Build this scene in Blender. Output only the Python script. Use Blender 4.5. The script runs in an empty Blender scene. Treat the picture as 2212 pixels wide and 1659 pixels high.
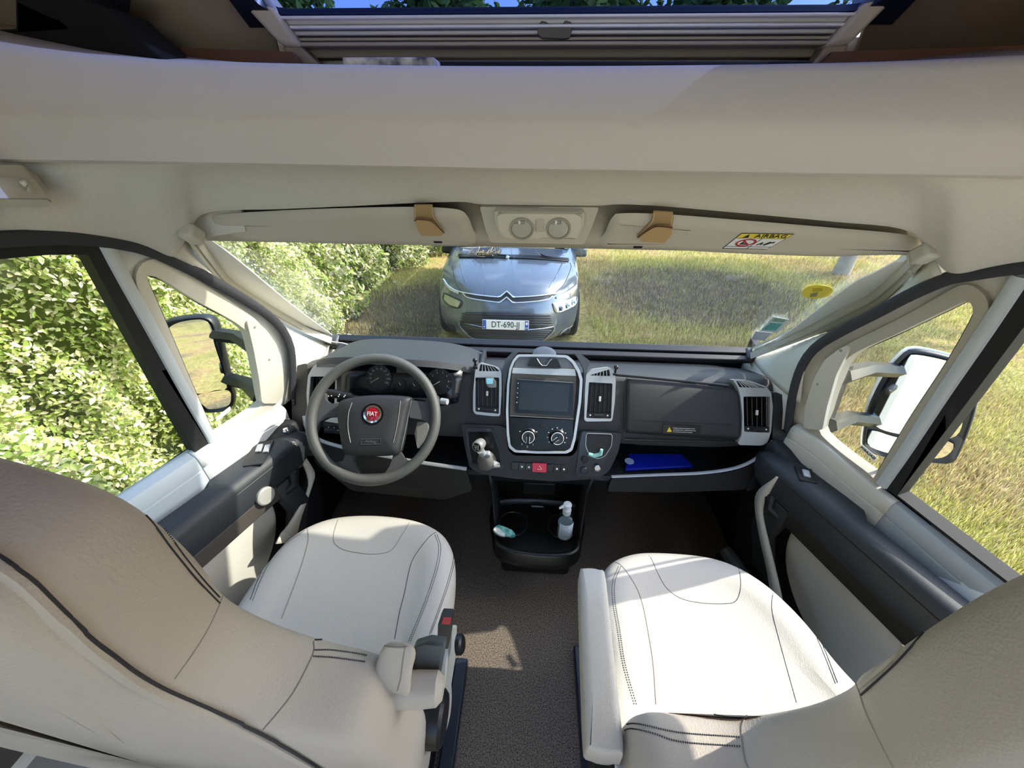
import bpy, bmesh, math, random
import numpy as np
from mathutils import Vector, Matrix
from mathutils.geometry import tessellate_polygon
from mathutils.bvhtree import BVHTree
random.seed(7); RNG = np.random.default_rng(7)
S = bpy.context.scene
COL = S.collection
# ------------------------------------------------------------------ camera
F = 830.0
CAM = np.array([0.0, 0.0, 1.45])
def _basis():
    P, Y, R = math.radians(32), math.radians(3.0), math.radians(.5)
    f = np.array([-math.sin(Y)*math.cos(P), math.cos(Y)*math.cos(P), -math.sin(P)])
    r = np.array([math.cos(Y), math.sin(Y), 0.0]); u = np.cross(r, f)
    return r*math.cos(R)+u*math.sin(R), -r*math.sin(R)+u*math.cos(R), f
CR, CU, CF = _basis()
cd = bpy.data.cameras.new('camera'); cam = bpy.data.objects.new('camera', cd); COL.objects.link(cam)
cd.sensor_fit = 'HORIZONTAL'; cd.sensor_width = 36; cd.lens = 36*F/2212; cd.clip_start = .01; cd.clip_end = 500
M = Matrix.Identity(4)
for i in range(3):
    M[i][0] = CR[i]; M[i][1] = CU[i]; M[i][2] = -CF[i]; M[i][3] = CAM[i]
cam.matrix_world = M; S.camera = cam
# ------------------------------------------------------------------ light
SUNV = Vector((1.20, .29, 1.0)).normalized()          # towards the sun
w = bpy.data.worlds.new('sky'); S.world = w; w.use_nodes = True
nt = w.node_tree; nt.nodes.clear()
sk = nt.nodes.new('ShaderNodeTexSky'); sk.sky_type = 'NISHITA'; sk.sun_disc = False
sk.sun_elevation = math.asin(SUNV.z); sk.sun_rotation = math.atan2(SUNV.x, SUNV.y); sk.air_density = 1.0; sk.dust_density = 1.5; sk.ozone_density = 1.0
bg = nt.nodes.new('ShaderNodeBackground'); bg.inputs[1].default_value = .50
wo = nt.nodes.new('ShaderNodeOutputWorld'); nt.links.new(sk.outputs[0], bg.inputs[0]); nt.links.new(bg.outputs[0], wo.inputs[0])
sl = bpy.data.lights.new('sun', 'SUN'); sl.energy = 3.9; sl.angle = math.radians(.55); sl.color = (1, .94, .82)
sun = bpy.data.objects.new('sun', sl); COL.objects.link(sun); sun.rotation_euler = SUNV.to_track_quat('Z', 'Y').to_euler(); sun.location = (6, 1, 6)
S.view_settings.view_transform = 'Standard'; S.view_settings.look = 'None'; S.view_settings.gamma = 1; S.view_settings.use_curve_mapping = False
S.view_settings.exposure = 0.68
S.cycles.max_bounces = 10; S.cycles.diffuse_bounces = 5; S.cycles.transparent_max_bounces = 24; S.cycles.caustics_reflective = False; S.cycles.caustics_refractive = False
S.cycles.use_denoising = True; S.cycles.sample_clamp_indirect = 6
# ------------------------------------------------------------------ pixel rays used to read positions off real planes
def ray(px, py): return CF + CR*(px-1106)/F - CU*(py-829.5)/F
def ax(px, py, a, v):
    d = ray(px, py); i = 'xyz'.index(a); return CAM + d*((v-CAM[i])/d[i])
def plane3(a, b, c):
    a, b, c = (np.array(q, float) for q in (a, b, c)); n = np.cross(b-a, c-a); n /= np.linalg.norm(n)
    if np.dot(n, CAM-a) < 0: n = -n
    return a, n
def on(p, pl, off=0.0):
    d = ray(*p); o = pl[0] + pl[1]*off; return CAM + d*(np.dot(o-CAM, pl[1])/np.dot(d, pl[1]))
def ons(pts, pl, off=0.0): return [on(p, pl, off) for p in pts]
def offp(pl, off): return (pl[0]+pl[1]*off, pl[1])
WS = plane3((0, 1.38, .77), (1, 1.38, .77), (0, .83, 1.28))
DP = {s: plane3((s*.97, .55, .70), (s*.84, .98, .70), (s*.84, .55, 1.30)) for s in (-1, 1)}
PF = plane3((0, 1.12, .855), (1, 1.12, .855), (0, .98, .57))
VP = plane3((0, .765, 1.36), (1, .765, 1.36), (0, .835, 1.28))
GZ = -.78
# ------------------------------------------------------------------ materials
def lin(h):
    if isinstance(h, str):
        c = [int(h[i:i+2], 16)/255 for i in (0, 2, 4)]
        return tuple(((x+.055)/1.055)**2.4 if x > .04045 else x/12.92 for x in c)
    return h
MATS = {}
def mat(name, col, rough=.5, metal=0., bump=0., scale=200., var=0., spec=.5, col2=None, vscale=8., coat=0., emit=0., fabric=None, detail=3.):
    if name in MATS: return MATS[name]
    m = bpy.data.materials.new(name); m.use_nodes = True; n = m.node_tree; L = n.links
    b = n.nodes['Principled BSDF']; c = lin(col)
    b.inputs['Base Color'].default_value = (*c, 1); b.inputs['Roughness'].default_value = rough; b.inputs['Metallic'].default_value = metal
    b.inputs['Specular IOR Level'].default_value = spec
    if coat: b.inputs['Coat Weight'].default_value = coat; b.inputs['Coat Roughness'].default_value = .05
    if emit: b.inputs['Emission Color'].default_value = (*c, 1); b.inputs['Emission Strength'].default_value = emit
    tc = n.nodes.new('ShaderNodeTexCoord')
    if col2 or var:
        nz = n.nodes.new('ShaderNodeTexNoise'); nz.inputs['Scale'].default_value = vscale; nz.inputs['Detail'].default_value = detail
        L.new(tc.outputs['Object'], nz.inputs['Vector'])
        rp = n.nodes.new('ShaderNodeValToRGB'); rp.color_ramp.elements[0].position = .35; rp.color_ramp.elements[1].position = .65
        c2 = lin(col2) if col2 else tuple(x*(1-var) for x in c)
        rp.color_ramp.elements[0].color = (*c, 1); rp.color_ramp.elements[1].color = (*c2, 1)
        L.new(nz.outputs[0], rp.inputs[0]); L.new(rp.outputs[0], b.inputs['Base Color'])
    if bump:
        if fabric == 'leather':
            t = n.nodes.new('ShaderNodeTexVoronoi'); t.inputs['Scale'].default_value = scale; out = t.outputs['Distance']
            n2 = n.nodes.new('ShaderNodeTexNoise'); n2.inputs['Scale'].default_value = 22; n2.inputs['Detail'].default_value = 4; L.new(tc.outputs['Object'], n2.inputs['Vector'])
            mm = n.nodes.new('ShaderNodeMath'); mm.operation = 'MULTIPLY_ADD'; mm.inputs[1].default_value = 1.4
            L.new(n2.outputs[0], mm.inputs[0]); L.new(out, mm.inputs[2]); out = mm.outputs[0]
        else:
            t = n.nodes.new('ShaderNodeTexNoise'); t.inputs['Scale'].default_value = scale; t.inputs['Detail'].default_value = 2; out = t.outputs[0]
        L.new(tc.outputs['Object'], t.inputs['Vector'])
        bp = n.nodes.new('ShaderNodeBump'); bp.inputs['Strength'].default_value = bump; bp.inputs['Distance'].default_value = .002
        L.new(out, bp.inputs['Height']); L.new(bp.outputs[0], b.inputs['Normal'])
    MATS[name] = m; return m
def glassmat(name, tint=(1, 1, 1), rough=0.0, refl=.06):
    m = bpy.data.materials.new(name); m.use_nodes = True; n = m.node_tree; n.nodes.clear()
    o = n.nodes.new('ShaderNodeOutputMaterial'); mx = n.nodes.new('ShaderNodeMixShader'); t = n.nodes.new('ShaderNodeBsdfTransparent'); g = n.nodes.new('ShaderNodeBsdfGlossy')
    lf = n.nodes.new('ShaderNodeLayerWeight'); lf.inputs[0].default_value = .5; pw = n.nodes.new('ShaderNodeMath'); pw.operation = 'POWER'; pw.inputs[1].default_value = 4.5
    lw = n.nodes.new('ShaderNodeMath'); lw.operation = 'MULTIPLY_ADD'; lw.inputs[1].default_value = .5; lw.inputs[2].default_value = .022
    n.links.new(lf.outputs['Facing'], pw.inputs[0]); n.links.new(pw.outputs[0], lw.inputs[0])
    t.inputs[0].default_value = (*tint, 1); g.inputs['Roughness'].default_value = rough
    n.links.new(lw.outputs[0], mx.inputs[0]); n.links.new(t.outputs[0], mx.inputs[1]); n.links.new(g.outputs[0], mx.inputs[2]); n.links.new(mx.outputs[0], o.inputs[0])
    MATS[name] = m; return m
LEATHER = mat('leather', 'bfbab2', .42, bump=.22, scale=420, fabric='leather', spec=.35)
LEATHER2 = mat('leather_grain', 'bab2a9', .45, bump=.2, scale=420, fabric='leather', spec=.35)
SEAM = mat('seam', '8f8880', .7)
THREAD = mat('dark_thread', '2a2a30', .7)
HEAD = mat('headliner', 'd3cfc6', .95, bump=.25, scale=900, var=.06, vscale=300)
TRIMM = mat('padded_trim', 'cec7c3', .75, bump=.3, scale=1400)
BEIGE = mat('beige_plastic', 'c8c4b8', .5, bump=.1, scale=900)
BEIGE2 = mat('beige_visor', 'bfb9ab', .6, bump=.08, scale=900)
WHITEM = mat('white_paint', 'dfe2e2', .28, coat=.4)
PILLAR = mat('pillar_trim', 'cfcbbf', .6, bump=.15, scale=1100)
GREYT = mat('grey_trim', '9a9a92', .5)
RUBBER = mat('black_rubber', '16181a', .7)
SEAL = mat('door_seal', '33353a', .75)
DASH = mat('dash_plastic', '2e3034', .5, bump=.45, scale=1500, spec=.5)
DASH2 = mat('dash_plastic_dark', '1c2026', .5, bump=.3, scale=1500)
BLK = mat('black_plastic', '0d0e10', .45)
GLOSS = mat('gloss_black', '08080a', .22, spec=.3)
SILV = mat('silver_plastic', 'b4b7ba', .38, metal=.35)
CHROME = mat('chrome', 'd8dadc', .12, metal=1)
RIM = mat('wheel_rim', '4f504e', .5, bump=.25, scale=1500)
WHITE = mat('white_print', 'f0f0f0', .6)
CARPET = mat('carpet', '94877a', 1.0, bump=1.0, scale=420, col2='4c4138', vscale=260, detail=4)
BROWN = mat('brown_panel', '4b3227', .75)
BROWN2 = mat('taupe_panel', '8d7c6c', .8, bump=.1, scale=900)
GLASS = glassmat('window_glass', (.97, .99, .975))
# ------------------------------------------------------------------ object helpers
def link(o, parent=None):
    COL.objects.link(o)
    if parent is not None:
        o.parent = parent; o.matrix_parent_inverse = Matrix.Translation(-Vector(parent.location)) if parent.type == 'EMPTY' else Matrix.Identity(4)
    return o
def thing(name, label, cat, loc=(0, 0, 0), group=None, kind=None):
    o = bpy.data.objects.new(name, None); o.empty_display_size = .05; o.location = tuple(float(x) for x in loc); COL.objects.link(o)
    o['label'] = label; o['category'] = cat
    if group: o['group'] = group
    if kind: o['kind'] = kind
    return o
def tag(o, label=None, cat=None, group=None, kind=None):
    for k, v in (('label', label), ('category', cat), ('group', group), ('kind', kind)):
        if v: o[k] = v
    return o
def mk(name, vs, fs, m, parent=None, smooth=30, bev=0, seg=2, sub=0, solid=0):
    me = bpy.data.meshes.new(name); me.from_pydata([tuple(float(c) for c in v) for v in vs], [], [tuple(f) for f in fs]); me.validate()
    bm = bmesh.new(); bm.from_mesh(me); bmesh.ops.remove_doubles(bm, verts=bm.verts, dist=1e-6); bmesh.ops.recalc_face_normals(bm, faces=bm.faces); bm.to_mesh(me); bm.free()
    if m: me.materials.append(m)
    if smooth:
        me.polygons.foreach_set('use_smooth', [True]*len(me.polygons))
        try: me.set_sharp_from_angle(angle=math.radians(smooth))
        except Exception: pass
    o = bpy.data.objects.new(name, me); link(o, parent)
    if solid:
        md = o.modifiers.new('solid', 'SOLIDIFY'); md.thickness = solid; md.offset = 0
    if bev:
        md = o.modifiers.new('bevel', 'BEVEL'); md.width = bev; md.segments = seg; md.limit_method = 'ANGLE'; md.angle_limit = math.radians(40); md.harden_normals = False
    if sub:
        md = o.modifiers.new('sub', 'SUBSURF'); md.levels = md.render_levels = sub
    return o
def resample(pts, n, smooth=True):
    p = np.array([tuple(map(float, q)) for q in pts])
    if smooth and len(p) > 2:
        q = np.vstack([2*p[0]-p[1], p, 2*p[-1]-p[-2]]); o = []
        for i in range(1, len(q)-2):
            for t in np.linspace(0, 1, 12, endpoint=False):
                a, b, c, d = q[i-1], q[i], q[i+1], q[i+2]
                o.append(.5*((2*b)+(c-a)*t+(2*a-5*b+4*c-d)*t*t+(3*b-a-3*c+d)*t**3))
        o.append(p[-1]); p = np.array(o)
    s = np.concatenate([[0], np.cumsum(np.linalg.norm(np.diff(p, axis=0), axis=1))]); t = np.linspace(0, s[-1], n)
    return np.stack([np.interp(t, s, p[:, k]) for k in range(p.shape[1])], 1)
def closed(pts, n):
    p = [tuple(map(float, q)) for q in pts]; k = 3
    q = p[-k:]+p+p[:k+1]; a = np.array(q); o = []
    for i in range(k, k+len(p)):
        A, B, C_, D = a[i-1], a[i], a[i+1], a[i+2]
        for t in np.linspace(0, 1, 10, endpoint=False): o.append(.5*((2*B)+(C_-A)*t+(2*A-5*B+4*C_-D)*t*t+(3*B-A-3*C_+D)*t**3))
    o.append(o[0]); return resample(o, n+1, False)[:-1]
def fil(pts, r, seg=5):
    """polygon with rounded corners (r: one radius or one per corner, same unit as the points)"""
    p = [np.array(q, float) for q in pts]; n = len(p); o = []
    for i in range(n):
        ri = r[i] if isinstance(r, (list, tuple)) else r
        a, b, c = p[i-1], p[i], p[(i+1) % n]; u = a-b; v = c-b; lu, lv = np.linalg.norm(u), np.linalg.norm(v)
        d = min(ri, lu*.49, lv*.49)
        if d < 1e-6: o.append(b); continue
        A = b+u/lu*d; C_ = b+v/lv*d
        for t in np.linspace(0, 1, seg+1): o.append((1-t)**2*A+2*t*(1-t)*b+t*t*C_)
    return o
def loft(name, rows, m, parent=None, cu=False, cv=False, caps=False, **k):
    nr, nc = len(rows), len(rows[0]); vs = [v for r in rows for v in r]; fs = []
    for i in range(nr if cv else nr-1):
        for j in range(nc if cu else nc-1):
            a, b = i*nc+j, i*nc+(j+1) % nc; c, d = ((i+1) % nr)*nc+(j+1) % nc, ((i+1) % nr)*nc+j; fs.append((a, b, c, d))
    if caps: fs += [tuple(range(nc))[::-1], tuple((nr-1)*nc+j for j in range(nc))]
    return mk(name, vs, fs, m, parent, **k)
def ruled(name, curves, m, parent=None, n=24, between=4, smooth_pts=True, **k):
    """surface through several 3-D polylines"""
    cs = [resample(c, n, smooth_pts) for c in curves]
    arr = np.array(cs); rows = [resample(arr[:, j], (len(cs)-1)*between+1, len(cs) > 2) for j in range(n)]
    return loft(name, rows, m, parent, **k)
def sheet(name, loops, pl, thick, m, parent=None, off=0., bev=0., px=True, **k):
    """flat plate with holes: loops of pixels (read on plane pl) or of 3-D points; front sits off above the plane"""
    n = pl[1]; L3 = [[on(p, pl, off) for p in l] if px else [np.array(p, float)+n*off for p in l] for l in loops]
    tris = tessellate_polygon([[Vector(tuple(p)) for p in l] for l in L3]); fl = [p for l in L3 for p in l]; N = len(fl)
    vs = fl+[p-n*thick for p in fl]; fs = [tuple(t) for t in tris]+[tuple(N+i for i in t[::-1]) for t in tris]; b = 0
    for l in L3:
        c = len(l)
        for i in range(c): j = (i+1) % c; fs.append((b+i, b+j, N+b+j, N+b+i))
        b += c
    return mk(name, vs, fs, m, parent, bev=bev, **k)
def ringplate(name, outer, inner, pl, m, parent=None, off=.004, thick=.01, n=64, crown=.0, **k):
    """frame between two closed pixel loops with a rounded face"""
    O = closed(outer, n) if len(outer) < 40 else resample(list(outer)+[outer[0]], n+1, False)[:-1]
    I = closed(inner, n) if len(inner) < 40 else resample(list(inner)+[inner[0]], n+1, False)[:-1]
    j = int(np.argmin(np.linalg.norm(I-O[0], axis=1))); I = np.roll(I, -j, axis=0)
    O3 = [on(p, pl) for p in O]; I3 = [on(p, pl) for p in I]; nn = pl[1]; rows = []
    for t, h in ((0, off-thick), (0, off), (.5, off+crown), (1, off), (1, off-thick)):
        rows.append([a*(1-t)+b*t+nn*h for a, b in zip(O3, I3)])
    return loft(name, rows, m, parent, cu=True, cv=True, **k)
def tube(name, pts, r, m, parent=None, n=8, cyc=False, smooth_n=0, flat=1.0, up=None, **k):
    p = [np.array(q, float) for q in (resample(pts, smooth_n) if smooth_n else pts)]; rows = []; N = len(p); pu = None
    for i in range(N):
        a = p[i-1] if (i or cyc) else p[i]; b = p[(i+1) % N] if (i < N-1 or cyc) else p[i]; t = b-a; t /= (np.linalg.norm(t)+1e-12)
        if up is not None: u = np.cross(t, np.array(up, float))
        elif pu is None: u = np.cross(t, np.array([0, 0, 1.]) if abs(t[2]) < .9 else np.array([1., 0, 0]))
        else: u = pu-t*np.dot(pu, t)
        u /= (np.linalg.norm(u)+1e-12); pu = u; v = np.cross(t, u); rr = r[i] if isinstance(r, (list, np.ndarray)) else r
        rows.append([p[i]+u*rr*math.cos(q)+v*rr*flat*math.sin(q) for q in np.linspace(0, 2*math.pi, n, endpoint=False)])
    return loft(name, rows, m, parent, cu=True, cv=cyc, caps=not cyc, **k)
def frame(z, x=(1, 0, 0)):
    z = np.array(z, float); z /= np.linalg.norm(z); x = np.array(x, float); x = x-z*np.dot(x, z); x /= np.linalg.norm(x); return x, np.cross(z, x), z
def box(name, c, size, m, parent=None, bev=.004, fr=None, seg=2, **k):
    X, Y, Z = fr if fr else (np.array([1., 0, 0]), np.array([0, 1., 0]), np.array([0, 0, 1.])); c = np.array(c, float); s = np.array(size)/2
    vs = [c+X*a*s[0]+Y*b*s[1]+Z*d*s[2] for a in (-1, 1) for b in (-1, 1) for d in (-1, 1)]
    return mk(name, vs, [(0, 1, 3, 2), (4, 6, 7, 5), (0, 4, 5, 1), (2, 3, 7, 6), (0, 2, 6, 4), (1, 5, 7, 3)], m, parent, bev=bev, seg=seg, **k)
def lathe(name, prof, c, fr, m, parent=None, n=28, **k):
    """prof: (radius, height) along the frame's z"""
    X, Y, Z = fr; c = np.array(c, float)
    rows = [[c+Z*h+(X*math.cos(t)+Y*math.sin(t))*max(r, 1e-5) for t in np.linspace(0, 2*math.pi, n, endpoint=False)] for r, h in prof]
    return loft(name, rows, m, parent, cu=True, caps=True, **k)
def inset(poly, d):
    p = np.array(poly, float); n = len(p); a = np.roll(p, 1, 0); b = np.roll(p, -1, 0)
    t = b-a; t /= (np.linalg.norm(t, axis=1)[:, None]+1e-12); nn = np.stack([-t[:, 1], t[:, 0]], 1)
    area = .5*np.sum(p[:, 0]*b[:, 1]-b[:, 0]*p[:, 1]); nn *= (1 if area > 0 else -1); q = p+nn*d
    return q
def pillow(name, outline, rings, fn, m, parent=None, n=72, **k):
    """closed cushion: outline in 2-D, rings = (scale to centre, inset, height), fn maps (u, v, h) to 3-D"""
    o = closed(outline, n); c = o.mean(0); rows = []
    for s, ins, h in rings:
        q = inset(o, ins); q = c+(q-c)*s; rows.append([fn(u, v, h) for u, v in q])
    k.setdefault('smooth', 60)
    return loft(name, rows, m, parent, cu=True, caps=True, **k)
def text(name, s, c, fr, size, m, parent=None, ext=.0004, sx=1., align='CENTER'):
    cu = bpy.data.curves.new(name, 'FONT'); cu.body = s; cu.size = size; cu.extrude = ext; cu.align_x = align; cu.align_y = 'CENTER'; cu.resolution_u = 3
    cu.materials.append(m); t = bpy.data.objects.new(name, cu); COL.objects.link(t); X, Y, Z = fr
    W = Matrix.Identity(4)
    for i in range(3): W[i][0] = X[i]*sx; W[i][1] = Y[i]; W[i][2] = Z[i]; W[i][3] = c[i]
    bpy.context.view_layer.update()
    me = bpy.data.meshes.new_from_object(t.evaluated_get(bpy.context.evaluated_depsgraph_get())); me.transform(W)
    bpy.data.objects.remove(t); o = bpy.data.objects.new(name, me); link(o, parent); return o
def bvh(o):
    bpy.context.view_layer.update(); dg = bpy.context.evaluated_depsgraph_get(); ev = o.evaluated_get(dg); me = ev.to_mesh()
    W = o.matrix_world; t = BVHTree.FromPolygons([W @ v.co for v in me.vertices], [tuple(p.vertices) for p in me.polygons]); ev.to_mesh_clear(); return t
def hit(tree, px, py, off=0.):
    d = Vector(ray(px, py)).normalized(); h = tree.ray_cast(Vector(CAM), d)
    if h[0] is None: return None
    n = h[1] if h[1].dot(d) < 0 else -h[1]
    return np.array(h[0]+n*off)
def seam(name, pts, tree, m, parent, r=.0012, off=.0, n=40, dash=False, flat=1.):
    P = [hit(tree, x, y, off) for x, y in resample(pts, n)]; P = [p for p in P if p is not None]
    if len(P) < 3: print('SEAM MISS', name, pts[0]); return None
    if not dash: return tube(name, P, r, m, parent, n=6, flat=flat)
    Q = resample(P, dash*2+1, False); vs = []; fs = []
    for i in range(dash):
        a, b = Q[2*i], Q[2*i+1]; t = b-a; t /= (np.linalg.norm(t)+1e-9); s = np.cross(t, [.3, .3, .9]); s /= np.linalg.norm(s); u = np.cross(s, t); k = len(vs)
        for e in (a, b):
            for x, y in ((1, 1), (-1, 1), (-1, -1), (1, -1)): vs.append(e+s*x*r+u*y*r)
        fs += [(k, k+1, k+2, k+3), (k+7, k+6, k+5, k+4)]+[(k+j, k+4+j, k+4+(j+1) % 4, k+(j+1) % 4) for j in range(4)]
    return mk(name, vs, fs, m, parent, smooth=0)
def patch(name, top, bot, tree, m, parent, off=.004, nu=24, nv=8, thick=.004, **k):
    A, B = resample(top, nu), resample(bot, nu); rows = []
    for v in np.linspace(0, 1, nv):
        rows.append([hit(tree, *(a*(1-v)+b*v), off) for a, b in zip(A, B)])
    good = [p for r in rows for p in r if p is not None]
    if len(good) < 4: print('PATCH MISS', name); return None
    for r in rows:
        for i, p in enumerate(r):
            if p is None: r[i] = next((q for q in r[i:]+r[:i][::-1] if q is not None), good[0])
    return loft(name, rows, m, parent, solid=thick, **k)
# ================================================================== STRUCTURE
def rsi(pts, per=6):
    p = np.array([tuple(map(float, q)) for q in pts]); q = np.vstack([2*p[0]-p[1], p, 2*p[-1]-p[-2]]); o = []
    for i in range(1, len(q)-2):
        for t in np.linspace(0, 1, per, endpoint=False):
            a, b, c, d = q[i-1], q[i], q[i+1], q[i+2]; o.append(.5*((2*b)+(c-a)*t+(2*a-5*b+4*c-d)*t*t+(3*b-a-3*c+d)*t**3))
    o.append(p[-1]); return np.array(o)
def DQ(s, Y, z, d=0.): return np.array([s*(.97-.302*(max(Y, .36)-.55)-.217*max(0, z-.7)-d), Y, z])
# floor and shell
fl = box('floor', (0, .1, -.03), (1.9, 2.9, .06), CARPET, bev=0); tag(fl, 'brown-grey flecked loop carpet on the cab floor between the seats', 'floor', kind='structure')
o = box('wall_front', (0, 1.43, .34), (1.8, .04, .8), BLK, bev=0); tag(o, 'black footwell bulkhead below the dashboard', 'wall', kind='structure')
SKIN = mat('van_skin', 'eceff0', .2, coat=.6)
for s, nm in ((-1, 'left'), (1, 'right')):
    o = sheet('wall_'+nm, [[(s*.93, -1.2, 1.33), (s*.93, 1.02, 1.33), (s*.93, 1.02, 1.62), (s*.93, .60, 1.95), (s*.93, .58, 2.13), (s*.93, -1.2, 2.13)]], (np.array([s*.93, 0, 1.5]), np.array([-s, 0, 0])), .03, mat('wall_lining', 'b9a894', .8), px=False)
    tag(o, 'beige side lining above the '+('driver' if s < 0 else 'passenger')+' door, over the headliner edge', 'wall', kind='structure')
    o2 = sheet('lower_lining', [[(s*1.10, -3.2, -.4), (s*1.10, -.2, -.4), (s*1.10, -.2, 1.45), (s*1.10, -1.2, 2.1), (s*1.10, -3.2, 2.1)]], (np.array([s*1.03, 0, .5]), np.array([-s, 0, 0])), .03, SKIN, o, px=False)
o = sheet('ceiling_panel', [[(-1, -1.2, 2.12), (1, -1.2, 2.12), (1, .58, 2.12), (-1, .58, 2.12)]], (np.array([0, 0, 2.12]), np.array([0, 0, -1])), .03, MATS['wall_lining'], px=False); tag(o, 'beige roof lining above the living area', 'ceiling', kind='structure')
for s_ in (-1, 1):
    k_ = sheet('kick_panel', [[(s_*.875, .93, -.05), (s_*.875, 1.45, -.05), (s_*.875, 1.45, .80), (s_*.865, 1.0, .74), (s_*.865, .98, .40), (s_*.89, .93, .2)]], (np.array([s_*.87, 0, 0]), np.array([-s_, 0, 0.])), .02, BLK, px=False); tag(k_, 'black kick panel beside the footwell on the '+('driver' if s_ < 0 else 'passenger')+' side', 'panel', kind='structure')
# overhead trim with padded lip
y0 = .60
xs = [-420, -150, 0, 200, 400, 750, 1106, 1500, 1900, 2212, 2350, 2620]
topy = [10, 68, 95, 119, 131, 140, 143, 141, 134, 120, 112, 80]
lipy = [341, 343, 345, 348, 351, 358, 365, 371, 377, 381, 383, 386]
cry = [262, 262, 262, 262, 263, 266, 270, 273, 276, 278, 279, 282]
T = np.array([ax(x, y, 'y', .615) for x, y in zip(xs, topy)]); Cr = np.array([ax(x, y, 'y', .585) for x, y in zip(xs, cry)]); Lp = np.array([ax(x, y, 'y', .60) for x, y in zip(xs, lipy)])
def pro(i):
    t, c, l = T[i], Cr[i], Lp[i]; up = np.array([0, 0, 1.]); fw = np.array([0, 1., 0])
    return [t+fw*.36+up*.045-(t*[1, 0, 0])*.0, t+fw*.10+up*.004, t+fw*.022+up*.001, t+fw*.006-up*.003, t-fw*.002-up*.012, (t+c)/2+up*0, c+up*.008, c-up*.008-fw*.0005, (c+l)/2+fw*.001, l+up*.010+fw*.0, l+up*.002, l+fw*.006-up*.001, l+fw*.045]
rows = np.array([pro(i) for i in range(len(xs))]); rows = rsi(rows.reshape(len(xs), -1), 5).reshape(-1, rows.shape[1], 3)
o = loft('trim_1', [list(r) for r in rows], TRIMM, solid=.004, smooth=45); tag(o, 'wide padded cream trim across the cab roof opening with rounded lip', 'trim', kind='structure')
# headliner
AL = [(-460, 566), (-200, 532), (0, 517), (160, 514), (294, 532), (395, 573), (507, 634), (590, 690), (624, 739), (632, 795), (630, 860), (640, 960)]
AR = [(2760, 592), (2400, 566), (2212, 575), (2090, 593), (2043, 603), (1970, 635), (1900, 672), (1800, 725), (1755, 757), (1728, 800), (1711, 860), (1702, 930), (1692, 1000)]
CoL = [(397, 504), (437, 560), (489, 620), (535, 651), (629, 704), (716, 740)]
CoR = [(2014, 544), (1962, 600), (1904, 658), (1840, 695), (1749, 727), (1621, 773)]
BX = [('L', -420, -300), ('L', -200, -100), ('L', 0, 0), ('L', 160, 130), ('L', 294, 250), ('L', 370, 330), ('W', (405, 508), 380), ('P', (445, 462), 450), ('P', (600, 455), 600), ('P', (760, 448), 760), ('P', (900, 441), 900), ('P', (1000, 439), 1000), ('P', (1040, 444), 1040), ('P', (1165, 446), 1165), ('P', (1290, 447), 1290), ('P', (1340, 444), 1340), ('P', (1440, 449), 1440), ('P', (1620, 465), 1620), ('P', (1800, 482), 1800), ('P', (1960, 500), 1940), ('W', (2010, 552), 2010), ('R', 2060, 2070), ('R', 2140, 2150), ('R', 2212, 2230), ('R', 2400, 2400), ('R', 2740, 2620)]
def arcy(lst, x):
    a = sorted(lst); return np.interp(x, [q[0] for q in a], [q[1] for q in a])
bot, top = [], []
for k, p, xt in BX:
    if k == 'L': b = on((p, arcy(AL[:6], p)-2), DP[-1], .012)
    elif k == 'R': b = on((p, arcy(AR[:6], p)-2), DP[1], .012)
    elif k == 'W': b = on(p, WS, .03)
    else: b = ax(*p, 'y', .775)
    bot.append(b); top.append(ax(xt, np.interp(xt, xs, lipy)-8, 'y', .635))
bot, top = rsi(bot, 5), rsi(top, 5); rows = []
for t in (0, .15, .35, .55, .75, .9, 1.0):
    q = top*(1-t)+bot*t; q[:, 2] += .020*math.sin(math.pi*t)*np.clip((.75-np.abs(q[:, 0]))/.2, -.6, 1); rows.append(list(q))
rows.append([b+np.array([0, .012, .008]) for b in bot]); rows.append([b+np.array([0, .03, .05]) for b in bot])
hl = loft('ceiling', rows, HEAD, solid=.003, smooth=60, sub=1); tag(hl, 'pale woven fabric headliner above the windscreen and doors', 'ceiling', kind='structure')
# recess above the visors and outer cap
rc = [[(-.92, .79, 1.375), (.92, .79, 1.375)], [(-.92, .825, 1.36), (.92, .825, 1.36)], [(-.80, .828, 1.285), (.86, .828, 1.285)], [(-.78, .842, 1.266), (.84, .842, 1.266)]]
loft('visor_recess', rc, BEIGE2, hl, solid=.003)
cp = [[(-.95, .845, 1.285), (.95, .845, 1.285)], [(-.95, .87, 1.34), (.95, .87, 1.34)], [(-.95, .975, 1.60), (.95, .975, 1.60)], [(-.95, .95, 1.62), (.95, .95, 1.62)]]
for l_ in ([(395, 465), (520, 450), (530, 500), (455, 511), (405, 508)], [(1960, 505), (2050, 520), (2060, 615), (2010, 640), (1965, 590)]): sheet('corner_filler', [[tuple(ax(x, y, 'y', .80 if l_[0][0] < 1000 else .835)) for x, y in l_]], (np.array([0, .80 if l_[0][0] < 1000 else .835, 1.3]), np.array([0, -1., 0])), .006, HEAD, hl, px=False)
loft('roof_cap', cp, SKIN, hl, solid=.01)
# windscreen
g = sheet('window_1', [[(-.93, 1.41, .742), (.93, 1.41, .742), (.93, .815, 1.294), (-.93, .815, 1.294)]], WS, .004, GLASS, off=-.012, px=False)
tag(g, 'wide raked windscreen with stickers at its passenger side', 'window', kind='structure')
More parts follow.
